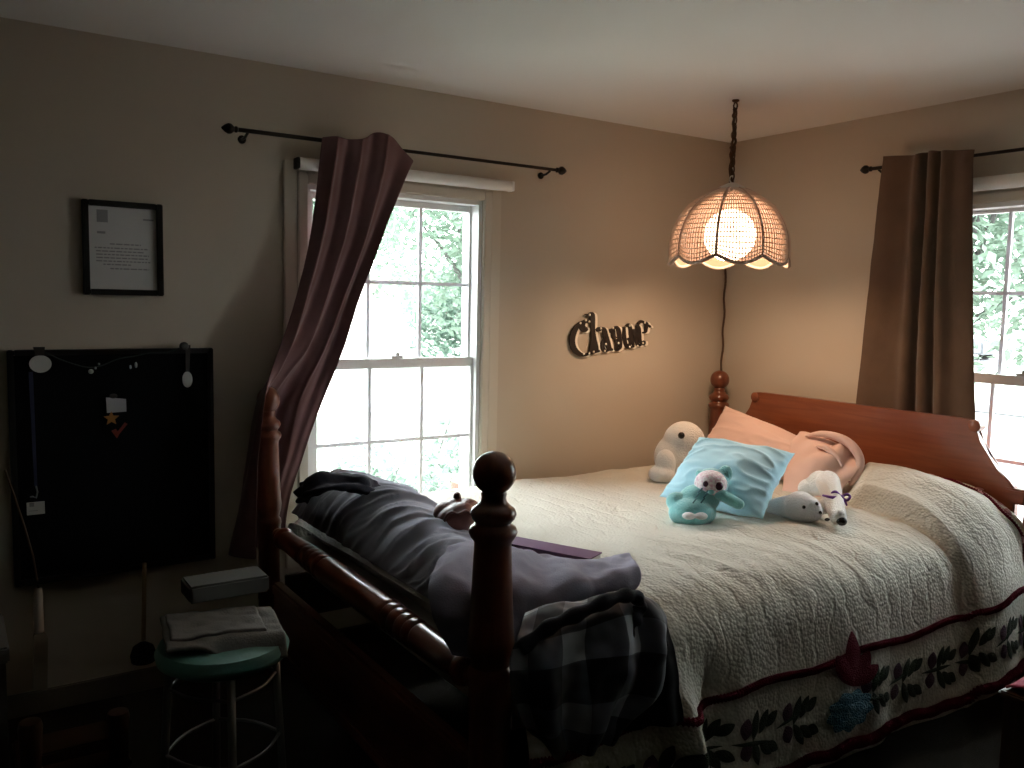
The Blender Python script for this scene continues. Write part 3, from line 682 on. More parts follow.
# ------------------------------------------------------------------ clothes heaped at the foot of the bed
def garment(rows, disp, name, m, label, nu=80, nv=60, th=.006, cat='clothes'):
    o = MB().grid(with_normal(net(rows), disp), nu, nv).build(name, m, origin='base', smooth=180)
    modifier_solid(o, th, 0); soften(o)
    return tag(o, label, cat)
st_ = []
for y, dz, wx in ((-.16, -.02, 0), (-.30, .0, .05), (-.50, .0, .04), (-.75, .012, .01), (-1.0, -.025, 0), (-1.22, -.05, 0), (-1.40, -.06, 0), (-1.52, -.12, -.02)):
    st_.append([(-2.540, y, .655), (-2.515, y+.01, .715+dz*.5), (-2.455, y+.02, .785+dz), (-2.375, y+.03, .812+dz), (-2.28+wx, y+.04, .785+dz), (-2.20+wx*2, y+.05, .722)])
def fold1(u, v, p):
    w_ = v*62-u*10.0+3.2*noise.noise(Vector((u*2.2, v*6, 1))); a = 1-abs(math.sin(w_*.5)); b_ = 1-abs(math.sin(w_*1.15+u*4+2*noise.noise(Vector((u*4, v*9, 6)))))
    env = .30+1.3*abs(noise.noise(Vector((u*1.5+5, v*4, 8))))
    return -(.034*a**2.4*env + .018*b_**2.8*env)*(.45+.55*math.sin(PI*min(1, u*1.05))) - .012*fbm(p, 6, 2) - .0025*math.sin(v*150-u*14)
garment(st_, fold1, 'gathered_garment', M['denim'], 'grey-blue gathered cotton garment heaped along the footboard', 70, 190)
nv_ = [[P(x_, y_, 2, z_) for x_, y_, z_ in r] for r in (
    ((300, 486, .80), (308, 477, .86), (325, 472, .885), (345, 472, .885), (368, 479, .865), (388, 489, .80)),
    ((298, 494, .79), (308, 486, .85), (325, 480, .875), (345, 479, .875), (370, 486, .85), (393, 496, .77)),
    ((298, 500, .78), (308, 493, .835), (325, 488, .86), (346, 486, .86), (370, 491, .83), (391, 500, .76)),
    ((304, 505, .77), (312, 500, .80), (328, 495, .82), (348, 493, .83), (370, 496, .80), (386, 502, .755)))]
garment(nv_, lambda u, v, p: .010*math.sin(v*13+u*6+3*noise.noise(p*5))+.014*fbm(p, 12, 3), 'knit_top', M['navy'], 'dark navy knit top crumpled on the far end of the heap', 60, 40)
lv = [[P(452, 545, 2, .76), P(490, 543, 2, .785), P(530, 552, 2, .77), P(580, 562, 2, .76), P(628, 556, 2, .755)],
      [P(440, 556, 2, .80), P(485, 553, 2, .815), P(530, 560, 2, .80), P(582, 566, 2, .795), P(633, 556, 2, .79)],
      [P(430, 574, 2, .80), P(480, 585, 2, .805), P(530, 583, 2, .80), P(585, 580, 2, .795), P(637, 566, 2, .79)],
      [P(428, 600, 2, .76), P(480, 610, 2, .76), P(530, 603, 2, .765), P(585, 596, 2, .765), P(637, 582, 2, .76)],
      [P(440, 630, 2, .69), P(480, 640, 2, .69), P(530, 620, 2, .72), P(585, 606, 2, .725), P(628, 592, 2, .73)],
      [P(452, 655, 2, .63), P(485, 662, 2, .63), P(530, 632, 2, .68), P(580, 612, 2, .69), P(618, 598, 2, .70)]]
garment(lv, lambda u, v, p: .012*fbm(p, 9, 3)+.010*math.sin(u*22+v*5+3*noise.noise(p*6))*(v > .1), 'fleece_top', M['lavender'], 'lavender-grey fleece top folded beside the near footpost', 80, 60, .010)
jk = [[P(525, 612, 1, -1.80), P(560, 604, 1, -1.79), P(600, 596, 1, -1.79), P(630, 590, 1, -1.80), P(650, 600, 1, -1.82)],
      [P(516, 640, 1, -1.89), P(555, 630, 1, -1.89), P(600, 615, 1, -1.885), P(640, 606, 1, -1.88), P(664, 622, 1, -1.88)],
      [P(512, 670, 1, -1.92), P(555, 665, 1, -1.935), P(605, 655, 1, -1.93), P(645, 650, 1, -1.925), P(668, 652, 1, -1.91)],
      [P(514, 700, 1, -1.92), P(556, 700, 1, -1.94), P(604, 695, 1, -1.94), P(636, 690, 1, -1.93), P(658, 690, 1, -1.915)],
      [P(528, 735, 1, -1.91), P(560, 735, 1, -1.93), P(598, 728, 1, -1.93), P(622, 720, 1, -1.925), P(640, 714, 1, -1.915)],
      [P(545, 752, 1, -1.90), P(566, 756, 1, -1.915), P(590, 750, 1, -1.915), P(606, 742, 1, -1.91), P(618, 732, 1, -1.905)]]
jacket = garment(jk, lambda u, v, p: .016*math.sin(u*17+v*3+2.5*noise.noise(p*5))*smooth(.1, .4, v)+.014*fbm(p, 8, 3), 'plaid_shirt', M['plaid'], 'navy and grey plaid shirt hanging over the bed side by the near footpost', 90, 70)
cl = [P(*q) for q in ((520, 650, 1, -1.90), (548, 628, 1, -1.905), (580, 613, 1, -1.905), (615, 598, 1, -1.90), (634, 596, 1, -1.89), (640, 606, 1, -1.89), (634, 622, 1, -1.90), (628, 640, 1, -1.91))]
MB().tube([catmull(cl, k/60) for k in range(61)], [.016+.003*math.sin(k*.9)-.006*(k > 52) for k in range(61)], 12).build('rolled_collar', M['navy'], jacket, smooth=180)
bc = [[P(600, 606, 1, -1.80), P(640, 600, 1, -1.79), P(668, 612, 1, -1.80)], [P(600, 640, 1, -1.865), P(645, 632, 1, -1.87), P(676, 642, 1, -1.865)], [P(600, 690, 1, -1.885), P(645, 684, 1, -1.895), P(682, 690, 1, -1.89)], [P(600, 735, 1, -1.885), P(645, 728, 1, -1.895), P(684, 722, 1, -1.89)]]
garment(bc, lambda u, v, p: .012*fbm(p, 8, 3)+.008*math.sin(u*15+3*noise.noise(p*4)), 'shade_sheet', M['black_shade_brush'], 'black sheet standing in for the shade under the plaid shirt at the bed side', 40, 40)  # not a garment: black sheet stands in for the shade beside the shirt

# purple book and brown leather bag on the spread
q0, q1 = P(522, 546, 2, .738), P(590, 559, 2, .738); dx_ = (q1-q0).normalized(); nx_ = Vector((-dx_.y, dx_.x, 0)); nx_ = nx_ if nx_.dot(CF) > 0 else -nx_
bk = empty('purple_book', ((q0+q1)/2-Vector((0, 0, .03))), 'purple hardback book lying on the bedspread behind the near footpost', 'book')
def slab(z0, z1, a, b_, c, d): return [q0+dx_*a+nx_*c+Vector((0, 0, z0)), q0+dx_*b_+nx_*c+Vector((0, 0, z0)), q0+dx_*b_+nx_*d+Vector((0, 0, z0)), q0+dx_*a+nx_*d+Vector((0, 0, z0))]
ln = (q1-q0).length
c_ = MB(); c_.prism(slab(-.003, 0, -.07, ln, 0, .085), (0, 0, .003)); c_.prism(slab(-.022, 0, -.07, ln, 0, .085), (0, 0, .003)); c_.prism(slab(-.022, 0, -.07, ln, 0, .003), (0, 0, .022)); c_.build('cover', M['book'], bk, smooth=0)
MB().prism(slab(-.0185, 0, -.065, ln-.004, .004, .082), (0, 0, .0155)).build('pages', M['paper'], bk, smooth=0)
bg0 = P(455, 519, 2, .785); bag = empty('leather_bag', (bg0.x, bg0.y, .71), 'small red-brown leather bag on the bedspread behind the heap of clothes', 'bag')
bb = MB(); bb.ball(bg0+CU*-.005, (.062, .055, .050)); bb.ball(bg0+CR*.022+CU*.012, (.048, .05, .045)); bb.ball(bg0-CR*.030+CU*.010+CF*.03, (.045, .045, .046)); bb.ball(bg0+CR*.035+CU*.022+CF*.05, (.05, .045, .040)); bb.ball(bg0+CU*.035+CF*.05, (.04, .04, .030))
plush(bb.build('pouch', M['leather'], bag, smooth=180), .005, 5)
lpp = [bg0-CR*.026-CU*.030-CF*.05, bg0-CR*.030+CU*.004-CF*.056, bg0-CR*.012+CU*.030-CF*.05, bg0+CR*.014+CU*.026-CF*.055, bg0+CR*.040+CU*.034-CF*.045, bg0+CR*.058+CU*.014-CF*.03]
MB().tube([catmull(lpp, k/40) for k in range(41)], .0045, 8).build('piping', M['leather'], bag, smooth=180)
MB().tube([catmull([bg0-CR*.075-CU*.012-CF*.02, bg0-CR*.066-CU*.030-CF*.035, bg0-CR*.045-CU*.045-CF*.045], k/12) for k in range(13)], [.010, .012, .013, .014, .014, .014, .014, .014, .014, .013, .012, .011, .009], 10).build('strap', M['tan'], bag, smooth=180)
MB().ball(bg0+CR*.004+CU*.066+CF*.05, (.013, .013, .017)).build('knob', M['leather'], bag)

# ------------------------------------------------------------------ hanging lamp
LX, LY = -.742, -.702
lamp = empty('swag_lamp', (LX, LY, 1.69), 'lit white woven dome lamp hanging by a chain above the bed', 'hanging lamp')
NP = 8; A0 = math.atan2(CPOS.y-LY, CPOS.x-LX)+math.radians(-12-0)
prof = [(.030, 2.024), (.070, 2.010), (.105, 1.992), (.170, 1.945), (.218, 1.880), (.244, 1.815), (.251, 1.755), (.250, 1.708)]
pv = [Vector((r, z, 0)) for r, z in prof]
def shade_pt(k, a, t):
    """panel k, a across 0..1, t down 0..1; panels bow outward a little and dip into a scallop at the rim"""
    ang = A0+2*PI*(k+a)/NP; q = catmull(pv, t); drop = .026*math.sin(PI*a)**1.2*smooth(.72, 1, t)
    rr = q.x*(1-.045*math.sin(PI*a)*1.0*smooth(0, .4, t)) + .022*math.sin(PI*a)*smooth(0, .5, t)
    return Vector((LX+rr*math.cos(ang), LY+rr*math.sin(ang), q.y-drop+.008*smooth(.8, 1, t)*(1-math.sin(PI*a))))
for k in range(NP):
    o = MB().grid(lambda a, t: shade_pt(k, .015+a*.97, .06+.93*t), 15, 21).build('woven_panel', M['wicker'], lamp, smooth=0)
    MB().grid(lambda a, t: shade_pt(k, a, .04+.955*t)+Vector((LX-shade_pt(k, a, t).x, LY-shade_pt(k, a, t).y, 0)).normalized()*.006, 12, 16).build('added_lining', M['gauze'], lamp, smooth=180)  # second grid: added layer that softens the globe seen through the weave
    wf = o.modifiers.new('weave', 'WIREFRAME'); wf.thickness = .0062; wf.use_even_offset = False; wf.use_boundary = True; wf.use_replace = True
for k in range(NP):
    MB().tube([shade_pt(k, 0, t/24) for t in range(25)], .0062, 8).build('rib', M['rib'], lamp, smooth=180)
MB().tube([shade_pt(k, a/14, 1) for k in range(NP) for a in range(14)], .0080, 8, True).build('scalloped_rim', M['rib'], lamp, smooth=180)
MB().lathe([(.0, 2.046), (.012, 2.044), (.022, 2.040), (.050, 2.028), (.064, 2.014), (.060, 2.010), (.03, 2.02), (0, 2.024)], (LX, LY, 0), seg=24).build('top_cap', M['cap'], lamp)
MB().tube([(LX+.016*math.cos(t*PI/8), LY, 2.058+.016*math.sin(t*PI/8)) for t in range(-3, 12)], .003, 8).build('loop', M['cap'], lamp)
MB().ball((LX, LY, 1.815), .113, seg=36, rings=22).build('globe', M['globe'], lamp, smooth=180)
MB().lathe([(.025, 1.925), (.030, 1.94), (.030, 1.99), (.02, 2.0), (.01, 2.025)], (LX, LY, 0), seg=20).build('socket', M['cap'], lamp)
ch = MB(); z = 2.072; k = 0
while z < 2.385:
    ax = Vector((1, 0, 0)) if k % 2 else Vector((0, 1, 0))
    ch.tube([Vector((LX, LY, z))+Vector((0, 0, 1))*(.019*math.sin(t*PI/7))+ax*(.010*math.cos(t*PI/7)) for t in range(14)], .0032, 6, True); z += .030; k += 1
ch.build('chain', M['chain'], lamp, smooth=180)
hk = MB(); hk.lathe([(.016, 2.3995), (.016, 2.394), (.006, 2.388)], (LX, LY, 0), seg=14); hk.tube([(LX, LY, 2.39)]+[(LX+.012*math.sin(t*PI/8), LY, 2.376+.012*math.cos(t*PI/8)) for t in range(0, 13)], .003, 7); hk.build('ceiling_hook', M['chain'], lamp)
cp = [Vector(p) for p in ((LX+.006, LY+.004, 2.03), (LX-.006, LY, 2.12), (LX+.007, LY, 2.22), (LX-.004, LY+.004, 2.32), (LX+.02, LY+.02, 2.365), (LX+.25, LY+.24, 2.32), (-.26, -.25, 2.30), (-.06, -.06, 2.355), (-.022, -.022, 2.36), (-.018, -.018, 2.2), (-.020, -.018, 1.8), (-.018, -.02, 1.4), (-.02, -.02, 1.0), (-.02, -.02, .5))]
MB().tube([catmull(cp, k/160)+Vector((.0035*math.sin(k*1.1), .0035*math.cos(k*1.1), 0)) for k in range(161)], .0055, 8).build('cord', M['cord'], lamp, smooth=180)

# ------------------------------------------------------------------ name sign: pen-shaped letters
def G(X, Y, d=-.014): return P(560+X/10.24, 305+Y/10.24, 1, d)
px2m = (G(1000, 300)-G(0, 300)).length/1000
strokes = dict(
 C=[[(305, 185, 22), (285, 165, 34), (250, 175, 40), (228, 215, 62), (250, 250, 62), (285, 240, 30)], [(262, 170, 22), (215, 185, 34), (165, 240, 50), (135, 310, 56), (128, 380, 56), (148, 450, 56), (200, 500, 46), (250, 512, 32), (320, 490, 22)]],
 l=[[(258, 100, 18), (300, 105, 34), (330, 95, 46), (335, 140, 52), (338, 240, 46), (348, 340, 50), (352, 420, 82), (350, 475, 96)], [(280, 505, 22), (350, 480, 34), (410, 470, 20)]],
 a=[[(375, 262, 26), (400, 250, 48), (430, 240, 30), (455, 255, 44), (470, 320, 54), (490, 390, 56), (510, 445, 46), (545, 460, 18)], [(470, 330, 18), (445, 385, 38), (440, 430, 40), (460, 470, 38), (500, 462, 18)]],
 n=[[(510, 268, 36), (545, 262, 40), (550, 320, 44), (575, 345, 30)], [(545, 245, 24), (580, 228, 30), (600, 255, 42), (612, 320, 44), (618, 400, 42), (625, 440, 22)], [(575, 350, 26), (585, 400, 30), (580, 455, 36), (625, 440, 16)]],
 m=[[(660, 225, 26), (660, 300, 36), (668, 370, 36), (690, 425, 34), (735, 432, 24), (760, 420, 18)], [(680, 215, 18), (705, 200, 26), (722, 240, 36), (728, 310, 36), (745, 370, 32), (755, 415, 22)], [(695, 340, 20), (720, 370, 26), (715, 420, 24)]],
 e=[[(745, 250, 24), (765, 285, 36), (782, 350, 36), (800, 405, 34), (835, 410, 20)], [(765, 345, 20), (790, 320, 20), (795, 280, 24), (775, 240, 22)]],
 r=[[(790, 205, 30), (805, 240, 44), (815, 310, 40), (825, 370, 30), (860, 395, 34), (868, 365, 20)], [(800, 195, 24), (830, 170, 30), (862, 178, 24), (888, 195, 38), (885, 240, 32), (880, 275, 22), (848, 285, 16)], [(905, 205, 14), (922, 217, 20), (928, 230, 12)]])
sgn = empty('name_sign', G(520, 330, -.001), 'black scroll-lettered name plaque on the wall left of the hanging lamp', 'wall sign')
def stroke(mb, pts, d, depth, grow=0, sx=0, sy=0):
    n_ = max(8, len(pts)*6); pv_ = [Vector(q) for q in pts]; smp = [catmull(pv_, k/n_) for k in range(n_+1)]; l, r = [], []
    for k, q in enumerate(smp):
        t = smp[min(k+1, n_)]-smp[max(k-1, 0)]; t = Vector((t.x, t.y)); t.normalize(); h = max(5, q.z)/2+grow
        l.append((q.x-t.y*h+sx, q.y+t.x*h+sy)); r.append((q.x+t.y*h+sx, q.y-t.x*h+sy))
    off = Vector((0, depth, 0))
    A = [mb.bm.verts.new(G(*p, d)) for p in l]; B = [mb.bm.verts.new(G(*p, d)) for p in r]; A2 = [mb.bm.verts.new(v.co+off) for v in A]; B2 = [mb.bm.verts.new(v.co+off) for v in B]
    for k in range(n_):
        mb.bm.faces.new((A[k], A[k+1], B[k+1], B[k])); mb.bm.faces.new((A2[k], B2[k], B2[k+1], A2[k+1])); mb.bm.faces.new((A[k], A2[k], A2[k+1], A[k+1])); mb.bm.faces.new((B[k], B[k+1], B2[k+1], B2[k]))
    mb.bm.faces.new((A[0], B[0], B2[0], A2[0])); mb.bm.faces.new((A[-1], A2[-1], B2[-1], B[-1]))
bk_ = MB()
for L_k, ss in strokes.items():
    mb = MB()
    for s_ in ss: stroke(mb, s_, -.016, .007)
    mb.build('letter', M['sign'], sgn, smooth=0)
    for s_ in ss: stroke(bk_, s_, -.010, .009, 0, 24, 6)
bk_.build('cream_edge', M['sign_edge'], sgn, smooth=0)
for X, Y in ((305, 100), (265, 155), (210, 185), (300, 170), (420, 240), (545, 235), (715, 210), (345, 480), (300, 495), (245, 500), (470, 400), (600, 390), (715, 430), (850, 390), (795, 420), (460, 470), (870, 180)):
    c_ = G(X, Y, -.017); MB().ball(c_, (.0060, .004, .0060), seg=10, rings=6).build('stud', M['sign_edge'], sgn)

# ------------------------------------------------------------------ framed letter
pic = empty('picture_frame', P(122, 295, 1, -.001), 'black framed letter on white paper on the dim left wall', 'picture frame')
f0, f1 = P(81.5, 199, 1, -.02), P(162.5, 204, 1, -.02); b0 = P(82.5, 294.5, 1, -.02)
x0, x1, zt, zb = f0.x, f1.x, (f0.z+f1.z)/2, b0.z; fwid = .021
fr = MB()
for lo, hi in (((x0, -.024, zb), (x0+fwid, -.001, zt)), ((x1-fwid, -.024, zb), (x1, -.001, zt)), ((x0+fwid, -.024, zt-fwid), (x1-fwid, -.001, zt)), ((x0+fwid, -.024, zb), (x1-fwid, -.001, zb+fwid))): fr.box(lo, hi, .003)
fr.build('frame', M['black_frame'], pic)
mt_ = MB().box((x0+fwid, -.010, zb+fwid), (x1-fwid, -.002, zt-fwid)).build('letter_sheet', M['paper'], pic, smooth=0)
ik = MB(); W = x1-x0-2*fwid; H = zt-zb-2*fwid
def ln_(a0, a1, b0_, h=.006): ik.box((x0+fwid+W*a0, -.0104, zt-fwid-H*b0_-h), (x0+fwid+W*a1, -.0099, zt-fwid-H*b0_))
ik.box((x0+fwid+W*.12, -.0104, zt-fwid-H*.19), (x0+fwid+W*.28, -.0099, zt-fwid-H*.04)); ln_(.12, .24, .30, .008); ln_(.80, .96, .12)
for b_, a0, a1 in ((.44, .3, .76), (.49, .08, .86), (.53, .1, .8), (.57, .1, .88), (.61, .1, .86), (.65, .1, .9), (.69, .2, .62), (.74, .3, .88)):
    a = a0
    while a < a1: wl = rnd.uniform(.03, .10); ln_(a, min(a+wl, a1), b_, .0045); a += wl+.015
ik.build('lettering', M['ink'], mt_, smooth=0)

# ------------------------------------------------------------------ black pin board and what hangs on it
bd = empty('pin_board', P(110, 588, 1, -.001), 'large black felt pin board hung low on the dim left wall', 'pin board')
p0, p1, p2 = P(6.5, 349, 1, -.025), P(213, 349, 1, -.025), P(9, 588, 1, -.025)
bx0, bx1, bz1, bz0 = p0.x, p1.x, (p0.z+p1.z)/2, p2.z
MB().box((bx0+.02, -.022, bz0+.02), (bx1-.02, -.001, bz1-.02)).build('felt_panel', M['felt'], bd, smooth=0)
fr = MB()
for lo, hi in (((bx0, -.03, bz0), (bx0+.02, -.001, bz1)), ((bx1-.02, -.03, bz0), (bx1, -.001, bz1)), ((bx0+.02, -.03, bz1-.02), (bx1-.02, -.001, bz1)), ((bx0+.02, -.03, bz0), (bx1-.02, -.001, bz0+.02))): fr.box(lo, hi, .003)
fr.build('frame', M['black_frame'], bd)
MB().box((bx0+.03, -.075, bz0+.012), (bx1-.32, -.031, bz0+.022), .002).build('ledge', M['black_frame'], bd)
def at_b(px, py, d=-.033): return P(px, py, 1, d)
def disc(c, rx, rz_2, th, n=24, tilt=0): return [c+Vector((rx*math.cos(2*PI*k/n+tilt), 0, rz_2*math.sin(2*PI*k/n))) for k in range(n)]
def hang(name, label, cat, loc): return empty(name, loc, label, cat)
# knobs the ribbons hang from
t = hang('white_medal', 'round white disc hanging from the top left of the black board', 'medal', at_b(40, 375))
c_ = at_b(40.5, 364); MB().prism(disc(c_, .034, .030, 0), (0, .006, 0)).build('disc', M['white_disc'], t, smooth=30); MB().prism([at_b(33, 347), at_b(45, 347), at_b(44, 356), at_b(36, 356)], (0, .008, 0)).build('ribbon', M['ribbon_dark'], t, smooth=0)
t = hang('oval_medal', 'oval white tag on a dark ribbon at the top right of the black board', 'medal', at_b(187, 388))
c_ = at_b(187.5, 379.5); MB().prism(disc(c_, .018, .030, 0), (0, .006, 0)).build('tag', M['white_disc'], t, smooth=30); MB().prism([at_b(185.5, 345), at_b(190.5, 345), at_b(189.5, 372), at_b(186, 372)], (0, .003, 0)).build('ribbon', M['ribbon_dark'], t, smooth=0); MB().ball(at_b(184, 346, -.03), (.017, .012, .015)).build('bow', M['ribbon_dark'], t)
t = hang('lanyard', 'navy lanyard with a white name badge on the left of the black board', 'lanyard', at_b(35, 516))
MB().prism([at_b(28.5, 372), at_b(33, 372), at_b(37.5, 486), at_b(34.5, 486)], (0, .003, 0)).build('strap', M['ribbon_blue'], t, smooth=0)
bdg = MB().box(at_b(27, 515.5, -.036), at_b(44.5, 501, -.032), .0006).build('badge', M['white_disc'], t, smooth=0)
MB().box(at_b(29.5, 507, -.0366), at_b(34, 502.5, -.036)).build('photo', M['ink'], bdg, smooth=0); MB().box(at_b(29, 511.5, -.0366), at_b(38, 510, -.036)).build('print', M['ink'], bdg, smooth=0)
MB().tube([at_b(36, 486), at_b(37.5, 492), at_b(36.2, 498), at_b(33, 496.5), at_b(30, 497)], .0028, 8).build('clip', M['steel'], t, smooth=180)
t = hang('string_lights', 'string of tiny clear lights draped along the top of the black board', 'string lights', at_b(110, 370))
sl = [at_b(*q) for q in ((45, 352), (62, 360), (85, 367), (100, 366), (118, 359), (135, 356), (150, 353), (168, 352), (182, 347))]
MB().tube([catmull(sl, k/60) for k in range(61)], .0022, 6).build('wire', M['wire'], t, smooth=180)
for q, r in (((91, 371.5), (.009, .007, .0085)), ((95.5, 368), (.004, .004, .005)), ((130.5, 367), (.004, .004, .0075)), ((136, 365), (.005, .005, .011)), ((99, 364), (.004, .004, .004))): MB().ball(at_b(*q), r, seg=12, rings=8).build('bulb', M['bulb_clear'], t)
t = MB().prism([at_b(106, 397.5), at_b(126, 399), at_b(126.5, 411.5), at_b(107, 413)], (0, .0015, 0)).build('pinned_card', M['card'], origin='base', smooth=0); tag(t, 'small pale card pinned near the middle of the black board', 'card')
MB().ball(at_b(113.5, 396, -.036), (.014, .004, .009), seg=14, rings=8).build('picture_spot', M['ribbon_dark'], t)
c_ = at_b(111.5, 418.5); t = MB().prism([c_+Vector((math.sin(k*PI/5)*(.027 if k % 2 == 0 else .012), 0, math.cos(k*PI/5)*(.027 if k % 2 == 0 else .012))) for k in range(10)], (0, .004, 0)).build('foam_star', M['orange'], origin='base', smooth=0); tag(t, 'orange foam star on the black board under the pale card', 'star')
t = MB().prism([at_b(111.5, 431), at_b(116, 429), at_b(118, 431.5), at_b(125, 422.5), at_b(127.5, 424), at_b(119.5, 434), at_b(117, 438.5)], (0, .004, 0)).build('red_tick', M['red_foam'], origin='base', smooth=0); tag(t, 'red foam tick on the black board under the orange star', 'decoration')
t = hang('hand_brush', 'white-handled brush hanging from a cord in front of the black board', 'brush', at_b(42, 692, -.06))
MB().tube([at_b(5, 470, -.045), at_b(14, 495, -.05), at_b(24, 525, -.05), at_b(33, 556, -.055), at_b(38.5, 588, -.06)], .0035, 7).build('cord', M['cord'], t, smooth=180)
hp = [at_b(38.5, 588, -.06), at_b(38, 600, -.06), at_b(38.5, 615, -.06), at_b(39, 632, -.06)]
MB().tube([catmull(hp, k/16) for k in range(17)], [.011+.005*min(1, k/4) for k in range(17)], 12).build('handle', M['white_disc'], t, smooth=180)
MB().prism([at_b(34, 636, -.068), at_b(38, 629, -.068), at_b(43, 629, -.068), at_b(48, 638, -.068), at_b(47.5, 690, -.068), at_b(33, 690, -.068)], (0, .02, 0)).build('bristles', M['bristle'], t, smooth=0)
t = hang('wall_brush', 'wooden-handled dark brush hanging on the wall left of the stool', 'brush', at_b(144, 662, -.04))
MB().tube([at_b(144.5, 563, -.03), at_b(144, 600, -.03), at_b(143.5, 640, -.03)], .008, 8).build('handle', M['pale_wood'], t, smooth=180)
MB().lathe([(.0, 0), (.042, .004), (.046, .03), (.036, .06), (.014, .075), (0, .078)], at_b(143.5, 662, -.055), seg=16).build('brush_head', M['black_shade_brush'], t)

# ------------------------------------------------------------------ stool and things on the floor
sx_, sy_, sz_ = -3.075, -1.140, .60
stool = empty('bar_stool', (sx_, sy_, 0), 'mint green round-seated metal stool beside the footboard', 'stool')
MB().lathe([(0, sz_-.055), (.150, sz_-.055), (.166, sz_-.045), (.170, sz_-.025), (.160, sz_-.006), (.12, sz_), (0, sz_+.002)], (sx_, sy_, 0), seg=40).build('seat', M['mint'], stool, smooth=50)
lg = []
for k in range(4):
    a = math.radians(-97+90*k); tp = Vector((sx_+.135*math.cos(a), sy_+.135*math.sin(a), sz_-.05)); ft_ = Vector((sx_+.165*math.cos(a), sy_+.165*math.sin(a), 0)); lg.append((tp, ft_))
    MB().tube([tp, ft_], .0105, 10).build('leg', M['steel'], stool, smooth=180)
for zf in (.12, .44, .74):
    for k in range(4):
        a, b_ = lg[k][0].lerp(lg[k][1], zf), lg[(k+1) % 4][0].lerp(lg[(k+1) % 4][1], zf); m_ = (a+b_)/2+((a+b_)/2-Vector((sx_, sy_, ((a+b_)/2).z)))*.22
        if zf == .12 or (zf == .44) or k % 2 == 0: MB().tube([catmull([a, m_, b_], t_/8) for t_ in range(9)], .0045, 7).build('rung', M['steel'], stool, smooth=180)
def tw(u, v): 
    x_ = -.155+.31*u; y_ = -.105+.235*v
    return Vector((sx_+x_*.94+y_*.12, sy_+y_*.94-x_*.15, sz_+.012+.012*(1-u)*v+.010*fbm(Vector((u*3, v*3, 2)), 1.4, 2)-.05*smooth(.14, .0, v)*smooth(.2, .6, u)))
for j in range(2):
    o = MB().grid(lambda u, v, j=j: tw(u*(1-.2*j)+.05*j, v*(1-.22*j)+.18*j)+Vector((0, 0, .022*j)), 30, 26)
    if j == 0:
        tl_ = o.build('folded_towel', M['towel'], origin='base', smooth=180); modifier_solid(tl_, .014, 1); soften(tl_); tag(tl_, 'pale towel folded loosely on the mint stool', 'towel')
    else:
        t2 = o.build('upper_fold', M['towel'], tl_, smooth=180); modifier_solid(t2, .014, 1); soften(t2)
q = P(226, 592, 2, .665)
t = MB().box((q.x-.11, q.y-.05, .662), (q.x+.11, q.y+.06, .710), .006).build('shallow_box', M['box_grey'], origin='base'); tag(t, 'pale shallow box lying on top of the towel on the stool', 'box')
q = P(20, 618, 1, -.30)
cb = empty('storage_carton', (q.x-.04, -.30, 0), 'pale carton standing on the floor at the left edge below the board', 'carton')
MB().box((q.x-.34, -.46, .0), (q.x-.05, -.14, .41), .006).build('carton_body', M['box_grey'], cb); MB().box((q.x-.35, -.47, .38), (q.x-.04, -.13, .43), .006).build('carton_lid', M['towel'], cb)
# low dark chair whose two back posts rise into view at the bottom left
ca, cbp = P(30, 720, 1, -.9), P(118, 710, 1, -.9)
lc = empty('low_chair', ((ca.x+cbp.x)/2, -.78, 0), 'low dark chair with two back posts showing at the bottom left', 'chair')
for q in (ca, cbp):
    MB().lathe([(.016, 0), (.022, .06), (.026, .26), (.028, q.z-.05), (.030, q.z-.02), (.026, q.z-.004), (0, q.z)], (q.x, -.9, 0), seg=18).build('back_post', M['wood_dark'], lc); MB().lathe([(.016, 0), (.022, .1), (.02, .20)], (q.x, -.66, 0), seg=16).build('leg', M['wood_dark'], lc)
MB().box((ca.x-.03, -.92, .19), (cbp.x+.03, -.64, .215), .006).build('seat', M['wood_dark'], lc); MB().box((ca.x, -.912, .25), (cbp.x, -.89, .285), .005).build('back_slat', M['wood_dark'], lc)
# dark chest with a crimson cloth, bottom right
q = P(1004, 690, 1, -2.16)
nt_ = empty('dark_chest', (q.x+.2, q.y-.10, 0), 'dark chest standing on the floor beside the bed at the right edge', 'chest')
MB().box((q.x, q.y-.22, .03), (q.x+.42, q.y, q.z-.02), .005).build('chest_body', M['wood_dark'], nt_); MB().box((q.x-.012, q.y-.232, q.z-.022), (q.x+.432, q.y+.012, q.z), .005).build('lid', M['wood_dark'], nt_)
ff = MB()
for ax_, ay_ in ((.02, -.20), (.40, -.20), (.02, -.02), (.40, -.02)): ff.box((q.x+ax_-.02, q.y+ay_-.02, 0), (q.x+ax_+.02, q.y+ay_+.02, .031))
ff.build('feet', M['wood_dark'], nt_, smooth=0)
rc = MB().grid(lambda u, v: Vector((q.x+.01+.40*u, q.y-.20+.20*v, q.z+.006+.035*math.sin(PI*v)**.6*math.sin(PI*min(1, .12+u))**.5+.006*noise.noise(Vector((u*6, v*5, 1))))), 30, 20).build('folded_cloth', M['red_cloth'], origin='base', smooth=180); modifier_solid(rc, .008, 0); tag(rc, 'crimson cloth folded on the dark chest', 'cloth')

